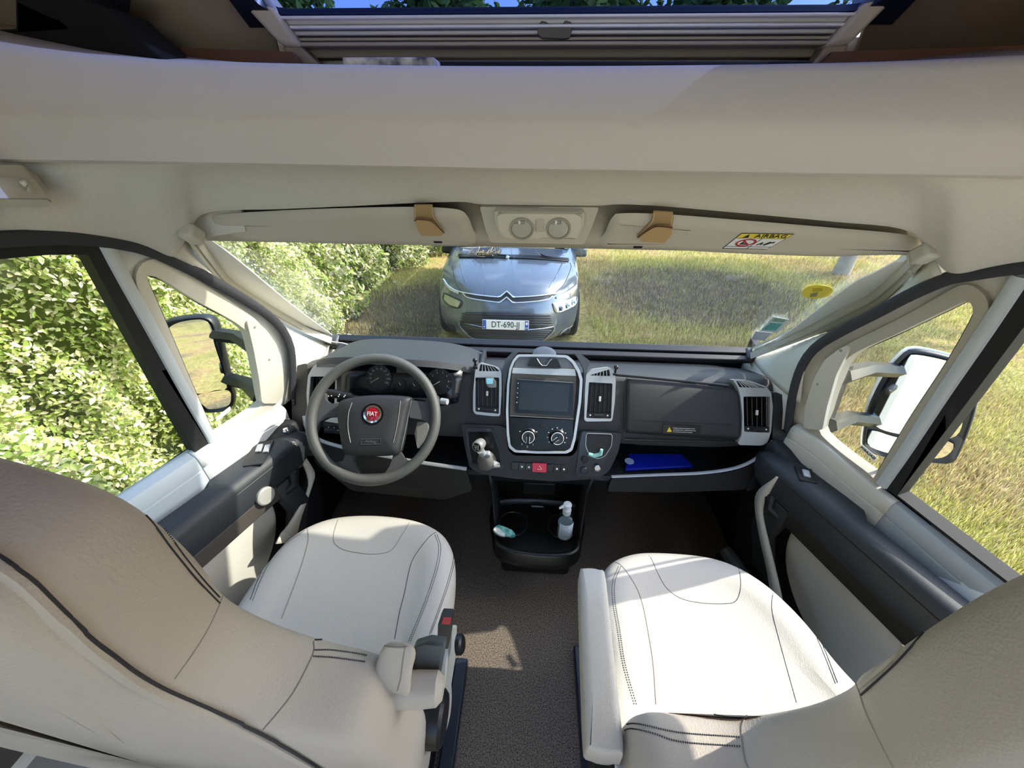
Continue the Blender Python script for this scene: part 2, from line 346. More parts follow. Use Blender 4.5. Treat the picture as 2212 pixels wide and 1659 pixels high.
# roller blind: side rails and bottom bar
for s in (-1, 1):
    inner = [(446, 512), (515, 563), (632, 660), (718, 724)] if s < 0 else [(1962, 551), (1888, 590), (1832, 620), (1688, 728), (1630, 754)]
    mid = [(433, 515), (472, 567), (507, 609), (594, 665), (715, 735)] if s < 0 else [(1975, 547), (1877, 635), (1795, 677), (1725, 716), (1624, 762)]
    outer = CoL if s < 0 else CoR
    t = thing('blind_rail', 'cream windscreen blind side rail beside the '+('driver' if s < 0 else 'passenger')+' door pillar', 'blind rail', on(outer[-1], WS), group='windscreen blind side rails')
    n = 26; I, Md, O = (resample([on(p, WS, d) for p in l], n) for l, d in ((inner, .0), (mid, .006), (outer, .03)))
    nn = WS[1]
    loft('glass_reveal', [list(I-nn*.003), list(I), list(I*.3+Md*.7+nn*.002), list(Md), list(Md-nn*.012)], mat('reveal', 'e4e4de', .5), t)
    loft('rail', [list(Md-nn*.02), list(Md+nn*.004), list(Md*.85+O*.15+nn*.010), list(Md*.6+O*.4+nn*.011), list(O*.75+Md*.25+nn*.010), list(O+nn*.004), list(O-nn*.02)], BEIGE, t, smooth=40)
    tube('groove', Md*.72+O*.28+nn*.0135, .0016, GREYT, t, n=6)
    e = on((415, 506) if s < 0 else (1998, 548), WS, .035); box('end_cap', e, (.03, .035, .03), BEIGE, t, bev=.006, fr=frame(nn))
    # pillar trim
    arc = [(330, 545), (395, 573), (507, 634), (590, 690), (624, 739), (632, 795), (630, 860)] if s < 0 else [(2043, 603), (1970, 635), (1900, 672), (1800, 725), (1755, 757), (1728, 800), (1711, 860)]
    A = resample([on(p, DP[s], .006) for p in arc], 30); B = resample([on(p, WS, .018) for p in outer], 30); B = np.vstack([B[:-1], B[-1:]])
    dn = np.array([s*-.0, 0, 0]); rows = []
    for tt, b in ((-.12, -.01), (0, 0), (.3, .010), (.6, .012), (1, 0)): rows.append(list(A*(1-tt)+B*tt+np.array([-s*b, -b, 0])))
    p = loft('trim_%d' % (2 if s < 0 else 3), rows, PILLAR, solid=.003, smooth=60); tag(p, 'cream windscreen pillar trim on the '+('driver' if s < 0 else 'passenger')+' side', 'trim', kind='structure')
    # lower pillar down to the dash end
    q = [[A[-1], A[-1]*.5+B[-1]*.5, B[-1], B[-1]+np.array([0, .06, -.01])], [A[-1]+np.array([s*.02, .0, -.12]), np.array([s*.86, 1.12, .60]), np.array([s*.86, 1.3, .6]), np.array([s*.86, 1.42, .6])]]
    loft('pillar_foot', q, PILLAR, p, solid=.003)
    # body jamb beside the footwell
    J = [(620, 905), (634, 960), (664, 1020), (661, 1070), (640, 1120), (612, 1160), (600, 1180)] if s < 0 else [(1706, 930), (1697, 970), (1665, 1040), (1650, 1090), (1652, 1150), (1662, 1220), (1690, 1300)]
    Ja, Jb = (([(636, 955), (676, 1014), (676, 1042), (651, 1114), (644, 1140), (636, 1170)], [(630, 955), (663, 1027), (661, 1064), (626, 1129), (608, 1152), (596, 1175)]) if s < 0 else ([(1676, 1030), (1637, 1062), (1632, 1099), (1643, 1166), (1658, 1234), (1668, 1300)], [(1682, 1030), (1656, 1077), (1648, 1109), (1659, 1165), (1677, 1240), (1690, 1300)]))
    ruled('door_jamb', [[ax(x, y, 'x', s*.742) for x, y in Ja], [ax(x, y, 'x', s*.748) for x, y in Jb]], PILLAR, p, n=24, between=1, solid=.006)
bar = thing('blind_bar', 'long black two-ridge blind bar along the windscreen base', 'blind bar', (0, 1.38, .76))
bl, br = ax(722, 733, 'y', 1.375), ax(1622, 762, 'y', 1.375); dx = (br-bl)/np.linalg.norm(br-bl); fr = (dx, np.cross([0, -.5, .86], dx)*-1, np.array([0, -.5, .86])); c = (bl+br)/2; Lb = np.linalg.norm(br-bl)
BARM = mat('bar_black', '23262c', .35)
box('upper_ridge', c+[0, .0, .004], (Lb, .030, .022), BARM, bar, bev=.004, fr=frame((0, -.5, .86), dx))
box('lower_ridge', c+[0, -.022, -.018], (Lb, .026, .024), mat('bar_black2', '2f3034', .4), bar, bev=.005, fr=frame((0, -.5, .86), dx))
tube('gasket', [c-dx*Lb/2+[0, -.012, .0005], c+dx*Lb/2+[0, -.012, .0005]], .0035, BLK, bar)
for e in (-1, 1): box('end_block', c+dx*e*(Lb/2-.004)+[0, -.008, -.008], (.045, .05, .045), mat('bar_end', '4a4b4c', .5), bar, bev=.008, fr=frame((0, -.5, .86), dx))
# doors --------------------------------------------------------------
def door(s):
    n_ = 1 if s < 0 else 2; who = 'driver' if s < 0 else 'passenger'; D = DP[s]
    arc = AL[:11] if s < 0 else AR[:12]
    d = thing('door_%d' % n_, who+' door with black armrest and two panes of glass', 'door', DQ(s, .6, 0), kind='structure')
    if s < 0:
        main = [(-430, 594), (0, 533), (224, 527), (238, 546), (451, 960), (300, 1074), (-430, 1580)]; mr = [0, 0, 12, 12, 3, 0, 0]
        glass = [(-400, 615), (0, 560), (100, 551), (190, 550), (424, 982), (300, 1068), (-400, 1555)]
        qi = [(313, 594), (325, 594), (350, 604), (420, 648), (490, 686), (521, 707), (535, 722), (545, 760), (556, 812), (563, 858), (564, 874), (469, 938), (458, 931), (420, 847), (360, 707), (322, 620), (312, 600)]
        qo = [(315, 560), (336, 557), (360, 566), (420, 601), (490, 646), (548, 688), (566, 712), (578, 760), (590, 820), (598, 866), (580, 884), (466, 958), (446, 945), (385, 809), (336, 707), (301, 637), (290, 613), (289, 590), (297, 571)]
        bottom = [(600, 885), (466, 968), (300, 1082), (-460, 1612)]
        cover = [(533, 692), (548, 692), (575, 712), (598, 745), (612, 800), (614, 850), (600, 872), (566, 872), (560, 820), (548, 755)]
        strip = [(226, 520), (262, 590), (330, 715), (400, 845), (462, 955)]
        sill = [(606, 884), (540, 918), (466, 958), (384, 1012), (300, 1068), (100, 1205), (-300, 1490)]
    else:
        main = [(2730, 610), (2400, 588), (2225, 592), (2212, 608), (1905, 1052), (2140, 1236), (2730, 1690)]; mr = [0, 0, 12, 12, 3, 0, 0]
        glass = [(2700, 640), (2400, 640), (2270, 640), (2212, 706), (1938, 1070), (2140, 1228), (2700, 1660)]
        qi = [(1778, 938), (1784, 895), (1797, 850), (1810, 819), (1839, 769), (1953, 714), (2059, 663), (2090, 648), (2101, 648), (2108, 660), (2105, 684), (2050, 781), (1970, 902), (1894, 1026), (1885, 1024)]
        qo = [(1746, 938), (1756, 880), (1776, 820), (1800, 768), (1827, 746), (1953, 684), (2071, 618), (2101, 612), (2135, 638), (2142, 664), (2135, 697), (2092, 781), (1995, 905), (1902, 1044), (1880, 1046)]
        bottom = [(1704, 935), (1732, 948), (1865, 1050), (2109, 1250), (2760, 1752)]
        cover = [(1832, 745), (1815, 752), (1780, 778), (1757, 820), (1738, 880), (1735, 925), (1776, 930), (1786, 880), (1806, 810), (1832, 758)]
        strip = [(2206, 596), (2130, 712), (2040, 845), (1960, 968), (1905, 1048)]
        sill = [(1722, 925), (1780, 962), (1866, 1035), (1950, 1100), (2109, 1232), (2300, 1378), (2700, 1670)]
    r3 = lambda l: [on(p, D, 0) for p in l]
    arc_in = [tuple(p) for p in resample(arc, 40)]
    hole = fil(main, mr); q_out = [tuple(p) for p in closed(qo, 60)]; q_in = [tuple(p) for p in closed(qi, 60)]
    out = arc_in+bottom
    def big(l, k): c = np.mean(l, 0); return [tuple(c+(np.array(p)-c)*k) for p in l]
    sheet('inner_frame', [out, [tuple(p) for p in hole], big(q_in, 1.04)], D, .02, WHITEM if s < 0 else PILLAR, d, off=-.004)
    tube('weather_seal', [on(p, D, .012) for p in resample(arc, 60)], .013, SEAL, d, n=10, flat=.7, up=D[1])
    ringplate('quarter_surround', q_out, q_in, D, PILLAR if s < 0 else mat('surround', 'b3ada0', .6, bump=.1, scale=1000), d, off=.006, thick=.03, n=80, crown=.002)
    tube('quarter_rubber', [on(p, D, -.024) for p in q_in], .004, RUBBER, d, cyc=True)
    sheet('quarter_glass', [big(q_in, 1.02)], D, .003, GLASS, d, off=-.026)
    sheet('window_rubber', [[tuple(p) for p in fil(main, mr)], [tuple(p) for p in fil([glass[0], glass[1], glass[2], glass[3], glass[4], glass[5], glass[6]], [0, 0, 5, 10, 3, 0, 0])]], D, .035, RUBBER, d, off=.006, bev=.003)
    sheet('window_glass', [glass], D, .003, GLASS, d, off=-.022)
    tube('division_strip', [on(p, D, .006) for p in resample(strip, 24)], .0125, mat('strip_metal', 'c5ccd2', .35), d, n=10, flat=.6, up=D[1])
    c2 = fil(cover, 8); sheet('mirror_cover', [[tuple(p) for p in c2]], D, .01, PILLAR, d, off=.014, bev=.003)
    for sp in (((551, 706), (582, 776)) if s < 0 else ((1816, 757), (1766, 830))):
        lathe('screw', [(.0035, 0), (.0035, .001), (.002, .0016)], on(sp, D, .0145), frame(D[1]), GREYT, d, n=10)
    # sill cap: profiled rail
    sp = resample([on(p, D, 0) for p in sill], 30); N = D[1]; dn = np.array([0, 0, -1.])
    prof = [(-.020, .014), (-.005, .018), (.016, .014), (.022, .006), (.024, -.022), (.021, -.024), (.021, -.028), (.024, -.030), (.026, -.075), (.030, -.14)]
    loft('sill_cap', [[p+N*a-dn*b for p in sp] for a, b in prof], mat('sill_paint', 'bfc8cf', .4) if s < 0 else mat('sill_paint2', 'aeb4b8', .4), d, smooth=35, solid=.003)
    spf = [p for p in sp if p[1] > (.72 if s < 0 else .70)]
    loft('sill_front_cover', [[p+N*(a+.003)-dn*(b+.003) for p in spf] for a, b in prof[1:]], WHITEM if s < 0 else PILLAR, d, smooth=35, solid=.003)
    # lower door: lining, insert, armrest
    ol = [(-.25, .02), (-.25, .60), (.3, .62), (.7, .62), (.90, .64), (.985, .66), (1.015, .60), (1.02, .48), (1.0, .34), (.95, .18), (.90, .02)]
    fn = lambda u, v, h: DQ(s, u, v, h)
    pillow('door_lining', ol, [(.5, 0, .075), (1, .03, .073), (1, .008, .066), (1, 0, .05), (1, 0, -.01)], fn, mat('door_black', '15171a', .55), d, n=90)
    ins = [(-.2, .20), (-.2, .53), (.3, .54), (.62, .54), (.74, .55), (.79, .50), (.80, .42), (.76, .32), (.66, .23), (.5, .20)]
    pillow('beige_insert', ins, [(.5, 0, .084), (1, .012, .083), (1, 0, .078), (1, 0, .06)], fn, mat('insert_vinyl', 'd5d2ca', .6, bump=.1, scale=700), d, n=80)
    # armrest: wide front block, narrower behind the notch
    za = .638
    rows = []
    for Y in np.linspace(-.3, 1.0, 40):
        k = np.clip((Y-.70)/.05, 0, 1); k = k*k*(3-2*k); e = np.clip((Y-.90)/.10, 0, 1); o_ = .045*(1-k)+.005*k; i_ = .128-.05*e**2; zt = za+.012*math.sin(min(1, max(0, (Y+.3)/1.3))*math.pi)-.03*e**2; zb = .54+.03*e
        r = [(o_, zb), (o_, zt-.012), (o_+.01, zt-.001), (i_-.03, zt+.002), (i_-.010, zt-.006), (i_, zt-.022), (i_-.004, zb+.004), (i_-.012, zb)]
        rows.append([DQ(s, Y, z, dd) for dd, z in r])
    arm = loft('armrest', rows, mat('armrest_black', '2b2f34', .5, bump=.2, scale=900), d, cu=True, caps=True, smooth=40)
    lo = [[DQ(s, Y, z, dd) for dd, z in ((.05, .545), (.124, .545), (.122, .49-.0*Y), (.06, .47))] for Y in np.linspace(-.3, .80, 12)]
    loft('armrest_underside', lo, mat('armrest_taupe', '4a4541', .6) if s < 0 else mat('armrest_under_dark', '26231f', .6), d, cu=True, caps=True, bev=.003)
    lip = [DQ(s, Y, za-.020, .1285) for Y in np.linspace(-.3, .88, 20)]; tube('armrest_seam', lip, .0012, BLK, d, n=5)
    # pull handle and strut
    tube('pull_handle', [DQ(s, .875, .55, .08), DQ(s, .87, .53, .112), DQ(s, .85, .50, .12), DQ(s, .80, .48, .10)], [.016, .02, .018, .014], mat('armrest_black2', '202327', .5), d, n=12, smooth_n=0)
    loft('handle_strut', [[DQ(s, .80, .53, .10), DQ(s, .87, .53, .10)], [DQ(s, .80, .42, .125), DQ(s, .87, .42, .125)], [DQ(s, .74, .26, .115), DQ(s, .82, .28, .115)]], mat('armrest_black2', '202327', .5), d, solid=.03, bev=.006)
    tube('door_pocket', [DQ(s, Y, .215-.03*math.sin((Y+.2)/1.1*3), .135) for Y in np.linspace(-.2, .90, 16)], .024, mat('pocket_grey', '3b3a38', .6), d, n=10, flat=1.0)
    loft('pocket_wall', [[DQ(s, Y, z, .135) for Y in np.linspace(-.2, .90, 16)] for z in (.2, .04)], mat('door_black', '15171a', .55), d, solid=.006)
    if s < 0:
        lathe('handle_cap', [(.001, .004), (.024, .003), (.028, 0), (.028, -.01)], DQ(s, .755, .55, .135), frame((1, -.3, .1)), mat('handle_silver', 'a9a8a2', .4), d)
        sp_ = [(.80, .0), (.80, .0)]
        box('switch_plate', DQ(s, .835, za+.009, .072), (.055, .11, .004), BLK, d, bev=.002, fr=frame((0, 0, 1), (1, .28, 0)))
        for k in (-.012, .012): box('window_switch', DQ(s, .85, za+.014, .072+k), (.016, .03, .008), SILV, d, bev=.002, fr=frame((0, -.15, 1), (1, .28, 0)))
        box('mirror_knob_base', DQ(s, .945, za-.004, .06), (.03, .03, .006), BLK, d, bev=.002); lathe('mirror_knob', [(.011, 0), (.011, .010), (.007, .016), (.001, .017)], DQ(s, .945, za, .06), frame((0, 0, 1)), CHROME, d, n=16)
    else:
        box('switch_plate', DQ(s, .85, za+.008, .072), (.045, .06, .004), BLK, d, bev=.002, fr=frame((0, 0, 1), (1, -.28, 0)))
        box('window_switch', DQ(s, .85, za+.012, .072), (.018, .026, .007), SILV, d, bev=.002, fr=frame((0, -.15, 1), (1, -.28, 0)))
    # outer skin
    sk_ = [(-2.2, -.45), (1.05, -.45), (1.05, .60), (.9, .66), (.4, .68), (-2.2, .68)]
    P0 = (np.array([s*1.10, 0, 0]), np.array([s, 0, 0.]))
    sheet('outer_skin', [[(s*(1.10-.24*max(0, y-.3)), y, z) for y, z in sk_]], P0, .01, SKIN, d, px=False)
    box('outer_handle', (s*1.12, .12, .56), (.03, .18, .035), BLK, d, bev=.01)
    return d
dL = door(-1); dR = door(1)
# ================================================================== OVERHEAD
def gridface(name, top, bot, pl, m, parent, off=.0, bulge=0., nu=20, nv=8, thick=.004, **k):
    A, B = resample(top, nu), resample(bot, nu); rows = []
    for v in np.linspace(0, 1, nv): rows.append([on(a*(1-v)+b*v, pl, off+bulge*math.sin(math.pi*v)**.6*math.sin(math.pi*min(1, max(0, u)))**.3) for u, (a, b) in zip(np.linspace(.02, .98, nu), zip(A, B))])
    return loft(name, rows, m, parent, solid=thick, **k)
def zoom(ox, oy, s): return lambda *pts: [(ox+x/s, oy+y/s) for x, y in pts]
sk_t = thing('roof_window', 'blue-tinted roof window in an aluminium frame above the cab trim', 'roof window', (0, .93, 1.6))
ALU = mat('aluminium', 'c0bcc2', .33, metal=.15)
L0, R0 = ax(648, 92, 'y', .93), ax(1795, 88, 'y', .93); dxs = (R0-L0)/np.linalg.norm(R0-L0); ln = np.linalg.norm(R0-L0)
def rail(nm, y0_, y1_, Yp, th, m, ext=0):
    a, b = ax(1106, y0_, 'y', Yp), ax(1106, y1_, 'y', Yp); h = np.linalg.norm(b-a); c = (a+b)/2; c[0] = (L0[0]+R0[0])/2
    return box(nm, c, (ln+ext, th, h), m, sk_t, bev=min(.002, h*.3))
rail('rail_top', 36, 43, .915, .03, mat('alu_bright', 'e4e2ee', .3, metal=.1), .03); rail('rail', 42, 57, .925, .03, ALU, .03); rail('rail', 57, 64, .918, .03, MATS['alu_bright'])
rail('groove', 63, 98, .945, .02, mat('alu_dark', '5e5553', .5)); rail('rib', 69, 79, .928, .03, ALU); rail('rib', 84, 91, .928, .03, mat('alu_taupe', 'a59c98', .4)); rail('rib', 94, 104, .925, .04, mat('alu_taupe2', 'a0948a', .4, metal=.2))
rail('blind_box', 103, 128, .95, .03, mat('taupe_lining', '8c7d70', .7), .03)
pn = (np.array([0, .90, 1.645]), frame((0, -.55, -.83))[2])
pane = [(-.50, .93, 1.628), (.56, .93, 1.628), (.56, .60, 1.857), (-.50, .60, 1.857)]
PN = plane3(pane[0], pane[1], pane[2])
sheet('tinted_pane', [pane], PN, .006, glassmat('blue_tint', (.30, .36, .55)), sk_t, px=False)
sheet('pane_seal', [[(-.54, .925, 1.632), (.60, .925, 1.632), (.60, .585, 1.867), (-.54, .585, 1.867)], [tuple(np.array(p)) for p in fil([(-.50, .905, 1.645), (.555, .905, 1.645), (.555, .615, 1.846), (-.50, .615, 1.846)], .05)]], PN, .012, mat('pane_seal', '0e1426', .3), sk_t, off=.004, px=False)
zl = zoom(700, 0, 2.765)
lt = [ax(*p, 'y', .905) for p in zl((1275, 150), (1300, 122), (1325, 128), (1355, 152), (1420, 152), (1440, 120), (1475, 128), (1483, 170), (1470, 225), (1440, 232), (1300, 228), (1275, 205))]
sheet('latch', [lt], (np.array([0, .905, 1.62]), np.array([0, -1., 0])), .03, mat('latch_grey', '5b5552', .5), sk_t, px=False, bev=.003)
for s in (-1, 1):
    pl_ = [(650, 100), (607, 100), (512, -2), (470, -60), (535, -60), (580, -2)] if s < 0 else [(1785, 100), (1838, 96), (1935, -2), (1990, -60), (1915, -60), (1873, -2)]
    sheet('side_trim', [[ax(x, y, 'y', .90-.35*(1.61-1.6)) for x, y in pl_]], (np.array([0, .9, 1.6]), np.array([0, -1., 0])), .05, mat('side_trim', 'b6aaa0', .55), sk_t, px=False, bev=.008)
    pl_ = [(607, 98), (650, 100), (690, 140), (625, 140)] if s < 0 else [(1785, 98), (1838, 94), (1815, 140), (1755, 140)]
    sheet('side_trim_foot', [[ax(x, y, 'y', .905) for x, y in pl_]], (np.array([0, .905, 1.6]), np.array([0, -1., 0])), .03, mat('taupe2', '93837a' if s < 0 else '6a5c50', .6), sk_t, px=False, bev=.004)
# lining above the trim on both sides
for s in (-1, 1):
    a = [(-.50, .93, 1.55), (-.50, .93, 1.66), (-.50, .58, 1.90), (-.50, .58, 2.12)] if s < 0 else [(.56, .93, 1.55), (.56, .93, 1.66), (.56, .58, 1.90), (.56, .58, 2.12)]
    b = [(s*.93, .93, 1.55), (s*.93, .93, 1.66), (s*.93, .58, 1.90), (s*.93, .58, 2.12)]
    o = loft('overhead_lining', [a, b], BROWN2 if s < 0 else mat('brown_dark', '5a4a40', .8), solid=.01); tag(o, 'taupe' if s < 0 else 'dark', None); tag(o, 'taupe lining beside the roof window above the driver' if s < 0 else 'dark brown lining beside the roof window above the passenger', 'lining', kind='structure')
    sheet('shelf_edge', [[ax(x, y, 'y', .88) for x, y in ([(330, 100), (630, 112), (660, 150), (330, 150)] if s < 0 else [(1800, 112), (2300, 95), (2300, 160), (1760, 150)])]], (np.array([0, .88, 1.55]), np.array([0, -1., 0])), .01, mat('brown_edge', '5e3c2c', .7), o, px=False)
zb = zoom(0, 0, 2.962)
bk = [ax(*p, 'y', .78) for p in zb((80, -200), (560, -200), (540, 0), (680, 50), (850, 210), (1050, 385), (700, 420), (-200, 420), (-200, 190), (90, 180))]
o = sheet('cushion', [bk], (np.array([0, .78, 1.6]), np.array([0, -1., 0])), .08, mat('black_cloth', '08080a', .95), px=False, bev=.02, seg=3); tag(o, 'black cloth cushion in the overhead compartment above the driver', 'cushion')
o = box('magazine', ax(868, 141, 'y', .80)+[0, 0, -.006], (.14, .14, .012), mat('magazine_cover', 'd8d2cc', .5, col2='1b2140', vscale=40), bev=.002); tag(o, 'printed magazine lying on the shelf just behind the trim top edge', 'magazine')
o = box('folded_cloth', ax(1300, 141, 'y', .82)+[0, 0, -.008], (.62, .10, .014), mat('dark_cloth', '14141c', .9), bev=.005); tag(o, 'dark folded cloth lying on the shelf behind the trim top edge', 'cloth')
o = sheet('roof_step', [[(-.95, .59, 1.85), (.95, .59, 1.85), (.95, .59, 2.14), (-.95, .59, 2.14)]], (np.array([0, .59, 2.]), np.array([0, -1., 0])), .02, MATS['wall_lining'], px=False); tag(o, 'beige step between roof window and roof lining', 'ceiling', kind='structure')
# visors
zt = zoom(700, 0, 2.765)
vl = [(462, 466), (600, 455), (760, 449), (900, 447), (985, 452), (1008, 464), (1020, 490), (1028, 524), (960, 529), (880, 526), (740, 523), (600, 519), (540, 515), (505, 508), (480, 490)]
vr = [(1300, 529), (1308, 500), (1322, 470), (1340, 461), (1440, 463), (1620, 477), (1800, 492), (1950, 506), (1990, 522), (1975, 540), (1930, 547), (1850, 549), (1810, 551), (1700, 549), (1560, 543), (1430, 536)]
def vis(px_, lab):
    P = [on(p, VP, 0) for p in px_]; fr = frame(VP[1]); o3 = np.array(P).mean(0); q = [(np.dot(p-o3, fr[0]), np.dot(p-o3, fr[1])) for p in P]
    t = thing('sun_visor', lab, 'sun visor', o3, group='sun visors')
    pillow('panel', q, [(.5, 0, .010), (1, .02, .010), (1, .006, .0075), (1, 0, 0), (1, .006, -.006), (.5, 0, -.008)], lambda u, v, h: o3+fr[0]*u+fr[1]*v+fr[2]*h, BEIGE2, t, n=110)
    return t
v1 = vis(vl, 'cream sun visor folded up above the steering wheel'); v2 = vis(vr, 'cream sun visor with a yellow and white warning label')
for s, c in ((v1, (946, 522)), (v2, (1378, 533))): box('clip_slot', on(c, VP, .009), (.018, .006, .004), BLK, s, bev=.001, fr=frame(VP[1]))
# airbag label, flat print
ALB = [(1602, 504), (1716, 506), (1656, 539), (1560, 537)]
def quad(l, u, v): a, b, c, d = (np.array(p, float) for p in l); return (a*(1-u)+b*u)*(1-v)+(d*(1-u)+c*u)*v
def qpoly(l, uv): return [tuple(quad(l, *p)) for p in uv]
YEL = mat('label_yellow', 'e8d34a', .5); RED = mat('label_red', 'b02a33', .5); INK = mat('ink', '16181c', .5); PAPER = mat('label_white', 'e6e8ea', .45)
lb = sheet('airbag_label', [qpoly(ALB, [(0, 0), (1, 0), (1, 1), (0, 1)])], VP, .0006, INK, v2, off=.0112)
sheet('label_field', [qpoly(ALB, [(.015, .03), (.985, .03), (.985, .30), (.015, .30)])], VP, .0006, YEL, lb, off=.0116); sheet('label_field', [qpoly(ALB, [(.015, .33), (.985, .33), (.985, .96), (.015, .96)])], VP, .0006, PAPER, lb, off=.0116)
sheet('warning_triangle', [qpoly(ALB, [(.12, .28), (.18, .06), (.24, .28)])], VP, .0005, INK, lb, off=.012)
def circ(u, v, ru, rv, n=28): return [(u+ru*math.cos(t), v+rv*math.sin(t)) for t in np.linspace(0, 2*math.pi, n, endpoint=False)]
sheet('prohibition_ring', [qpoly(ALB, circ(.33, .60, .20, .24)), qpoly(ALB, circ(.33, .60, .155, .175))], VP, .0005, RED, lb, off=.012)
sheet('prohibition_bar', [qpoly(ALB, [(.20, .46), (.23, .42), (.46, .74), (.43, .78)])], VP, .0005, RED, lb, off=.0123)
sheet('seat_pictogram', [qpoly(ALB, [(.24, .72), (.26, .50), (.29, .50), (.29, .66), (.42, .66), (.42, .72)])], VP, .0005, INK, lb, off=.0121)
sheet('divider', [qpoly(ALB, [(.53, .33), (.545, .33), (.545, .96), (.53, .96)])], VP, .0005, INK, lb, off=.012); sheet('divider', [qpoly(ALB, [(.015, .84), (.985, .84), (.985, .86), (.015, .86)])], VP, .0005, INK, lb, off=.012)
for a in ([(.60, .75), (.66, .55), (.70, .60), (.72, .75), (.70, .75), (.68, .65), (.64, .75)], [(.74, .72), (.80, .50), (.84, .55), (.90, .50), (.92, .60), (.86, .62), (.80, .76)]): sheet('belt_pictogram', [qpoly(ALB, a)], VP, .0005, INK, lb, off=.012)
X_ = on(ALB[1], VP)-on(ALB[0], VP); X_ /= np.linalg.norm(X_); text('label_text', 'AIRBAG', on(quad(ALB, .64, .17), VP, .0122), (X_, np.cross(VP[1], X_), VP[1]), .0135, INK, lb, sx=1.25)
# leather spectacle holders on the visors
TAN = mat('tan_leather', 'a88c63', .6, bump=.2, scale=500); TAN2 = mat('tan_edge', '5a4127', .7)
for k, lab in ((0, 'tan leather spectacle clip on the visor above the steering wheel'), (1, 'tan leather spectacle clip on the visor with the warning label')):
    t = thing('spectacle_clip', lab, 'clip', on((920, 480) if not k else (1415, 485), VP), group='leather spectacle clips')
    if not k:
        st = zt((537, 1228), (648, 1228), (650, 1262), (658, 1300), (716, 1385), (700, 1400), (620, 1310), (540, 1310)); fl_ = zt((541, 1322), (560, 1312), (625, 1318), (655, 1332), (714, 1388), (705, 1410), (585, 1410), (565, 1385)); ed = zt((541, 1320), (560, 1311), (625, 1316), (657, 1332), (716, 1390))
    else:
        st = zt((1968, 1265), (2085, 1272), (2088, 1310), (2078, 1360), (1960, 1355), (1885, 1425), (1868, 1412), (1955, 1325)); fl_ = zt((2078, 1360), (1995, 1354), (1955, 1366), (1880, 1420), (1900, 1445), (2035, 1452), (2078, 1400)); ed = zt((2080, 1360), (1995, 1352), (1955, 1364), (1872, 1418))
    sheet('strap', [fil(st, 2)], VP, .003, TAN, t, off=.014, bev=.0008); sheet('flap', [fil(fl_, 4)], VP, .004, mat('tan_light', 'b99a6e', .5), t, off=.021, bev=.001)
    tube('flap_edge', [on(p, VP, .0225) for p in resample(ed, 16)], .0014, TAN2, t, n=6)
    stp = [zt((545, 1240), (545, 1300)), zt((645, 1240), (655, 1298), (712, 1380))] if not k else [zt((2080, 1285), (2072, 1350)), zt((1972, 1275), (1960, 1330), (1890, 1400))]
    for l in stp: tube('stitching', [on(p, VP, .0142) for p in resample(l, 8)], .0005, mat('stitch_cream', 'e0cfae', .6), t, n=4)
# cab lamp
t = thing('cab_lamp', 'cream double reading lamp between the two sun visors', 'lamp', ax(1165, 490, 'y', .80))
LP = plane3(ax(1165, 463, 'y', .775), ax(1265, 463, 'y', .775), ax(1165, 520, 'y', .80)); P1 = mat('lamp_plastic', 'cfcabc', .45)
sheet('housing', [fil([(1036, 446), (1294, 448), (1276, 498), (1262, 528), (1060, 524), (1048, 494)], 6)], LP, .05, BEIGE2, t, off=-.012, bev=.006)
sheet('surround', [fil([(1068, 456), (1262, 458), (1262, 482), (1248, 514), (1236, 518), (1092, 514), (1080, 506), (1068, 478)], 8)], LP, .012, P1, t, off=.0, bev=.004)
sheet('upper_shade', [fil([(1076, 460), (1258, 462), (1258, 470), (1240, 466), (1090, 464), (1076, 470)], 3)], LP, .006, mat('lamp_plastic2', 'b5af9f', .5), t, off=.004, bev=.002)
sheet('face', [fil([(1074, 466), (1088, 462), (1244, 463), (1256, 470), (1254, 492), (1240, 512), (1232, 515), (1096, 511), (1084, 504), (1075, 486)], 6)], LP, .008, P1, t, off=.009, bev=.003)
for cx in (1127, 1206):
    cx_ = np.array(on((cx, 494), LP, .0095)); lathe('bulb_ring', [(.0235, 0), (.0235, .003), (.0205, .003), (.0195, -.0)], cx_, frame(LP[1]), mat('lamp_ring', 'a39d90', .4), t); lathe('lens', [(.0195, 0), (.0185, .0015), (.001, .003)], cx_+0, frame(LP[1]), mat('lamp_lens', 'b5b2a8', .15), t)
    box('switch', on((cx-5, 480), LP, .011), (.020, .008, .004), mat('lamp_switch', '97938a', .3), t, bev=.002, fr=frame(LP[1])); box('switch_highlight', on((cx-5, 480), LP, .0125), (.004, .007, .004), WHITE, t, bev=.001, fr=frame(LP[1]))
box('middle_rib', on((1166, 487), LP, .010), (.016, .026, .004), mat('lamp_switch2', 'bdb8ab', .4), t, bev=.002, fr=frame(LP[1]))
# grab handle
t = thing('grab_handle', 'cream folding grab handle on the headliner above the driver window', 'grab handle', on((50, 420), DP[-1], .05))
G = plane3(on((0, 420), DP[-1], .06), on((110, 420), DP[-1], .06), on((0, 450), DP[-1], .03))
sheet('grip', [fil([(-120, 426), (108, 430), (113, 437), (105, 448), (-120, 450)], 5)], G, .03, P1, t, off=.012, bev=.005, seg=3)
sheet('backplate', [fil([(-120, 388), (75, 386), (98, 400), (112, 424), (108, 434), (-120, 430)], 10)], G, .02, BEIGE2, t, off=-.018, bev=.004)
loft('arm', [[on((x, y), G, o_) for x, y in ((45, 398), (58, 394), (68, 412), (76, 428))] for o_ in (-.02, .004)], P1, t, solid=.008, bev=.003)
tube('grip_seam', [on((x, y), G, .0128) for x, y in ((-120, 428), (100, 430), (110, 436))], .0008, GREYT, t, n=5)
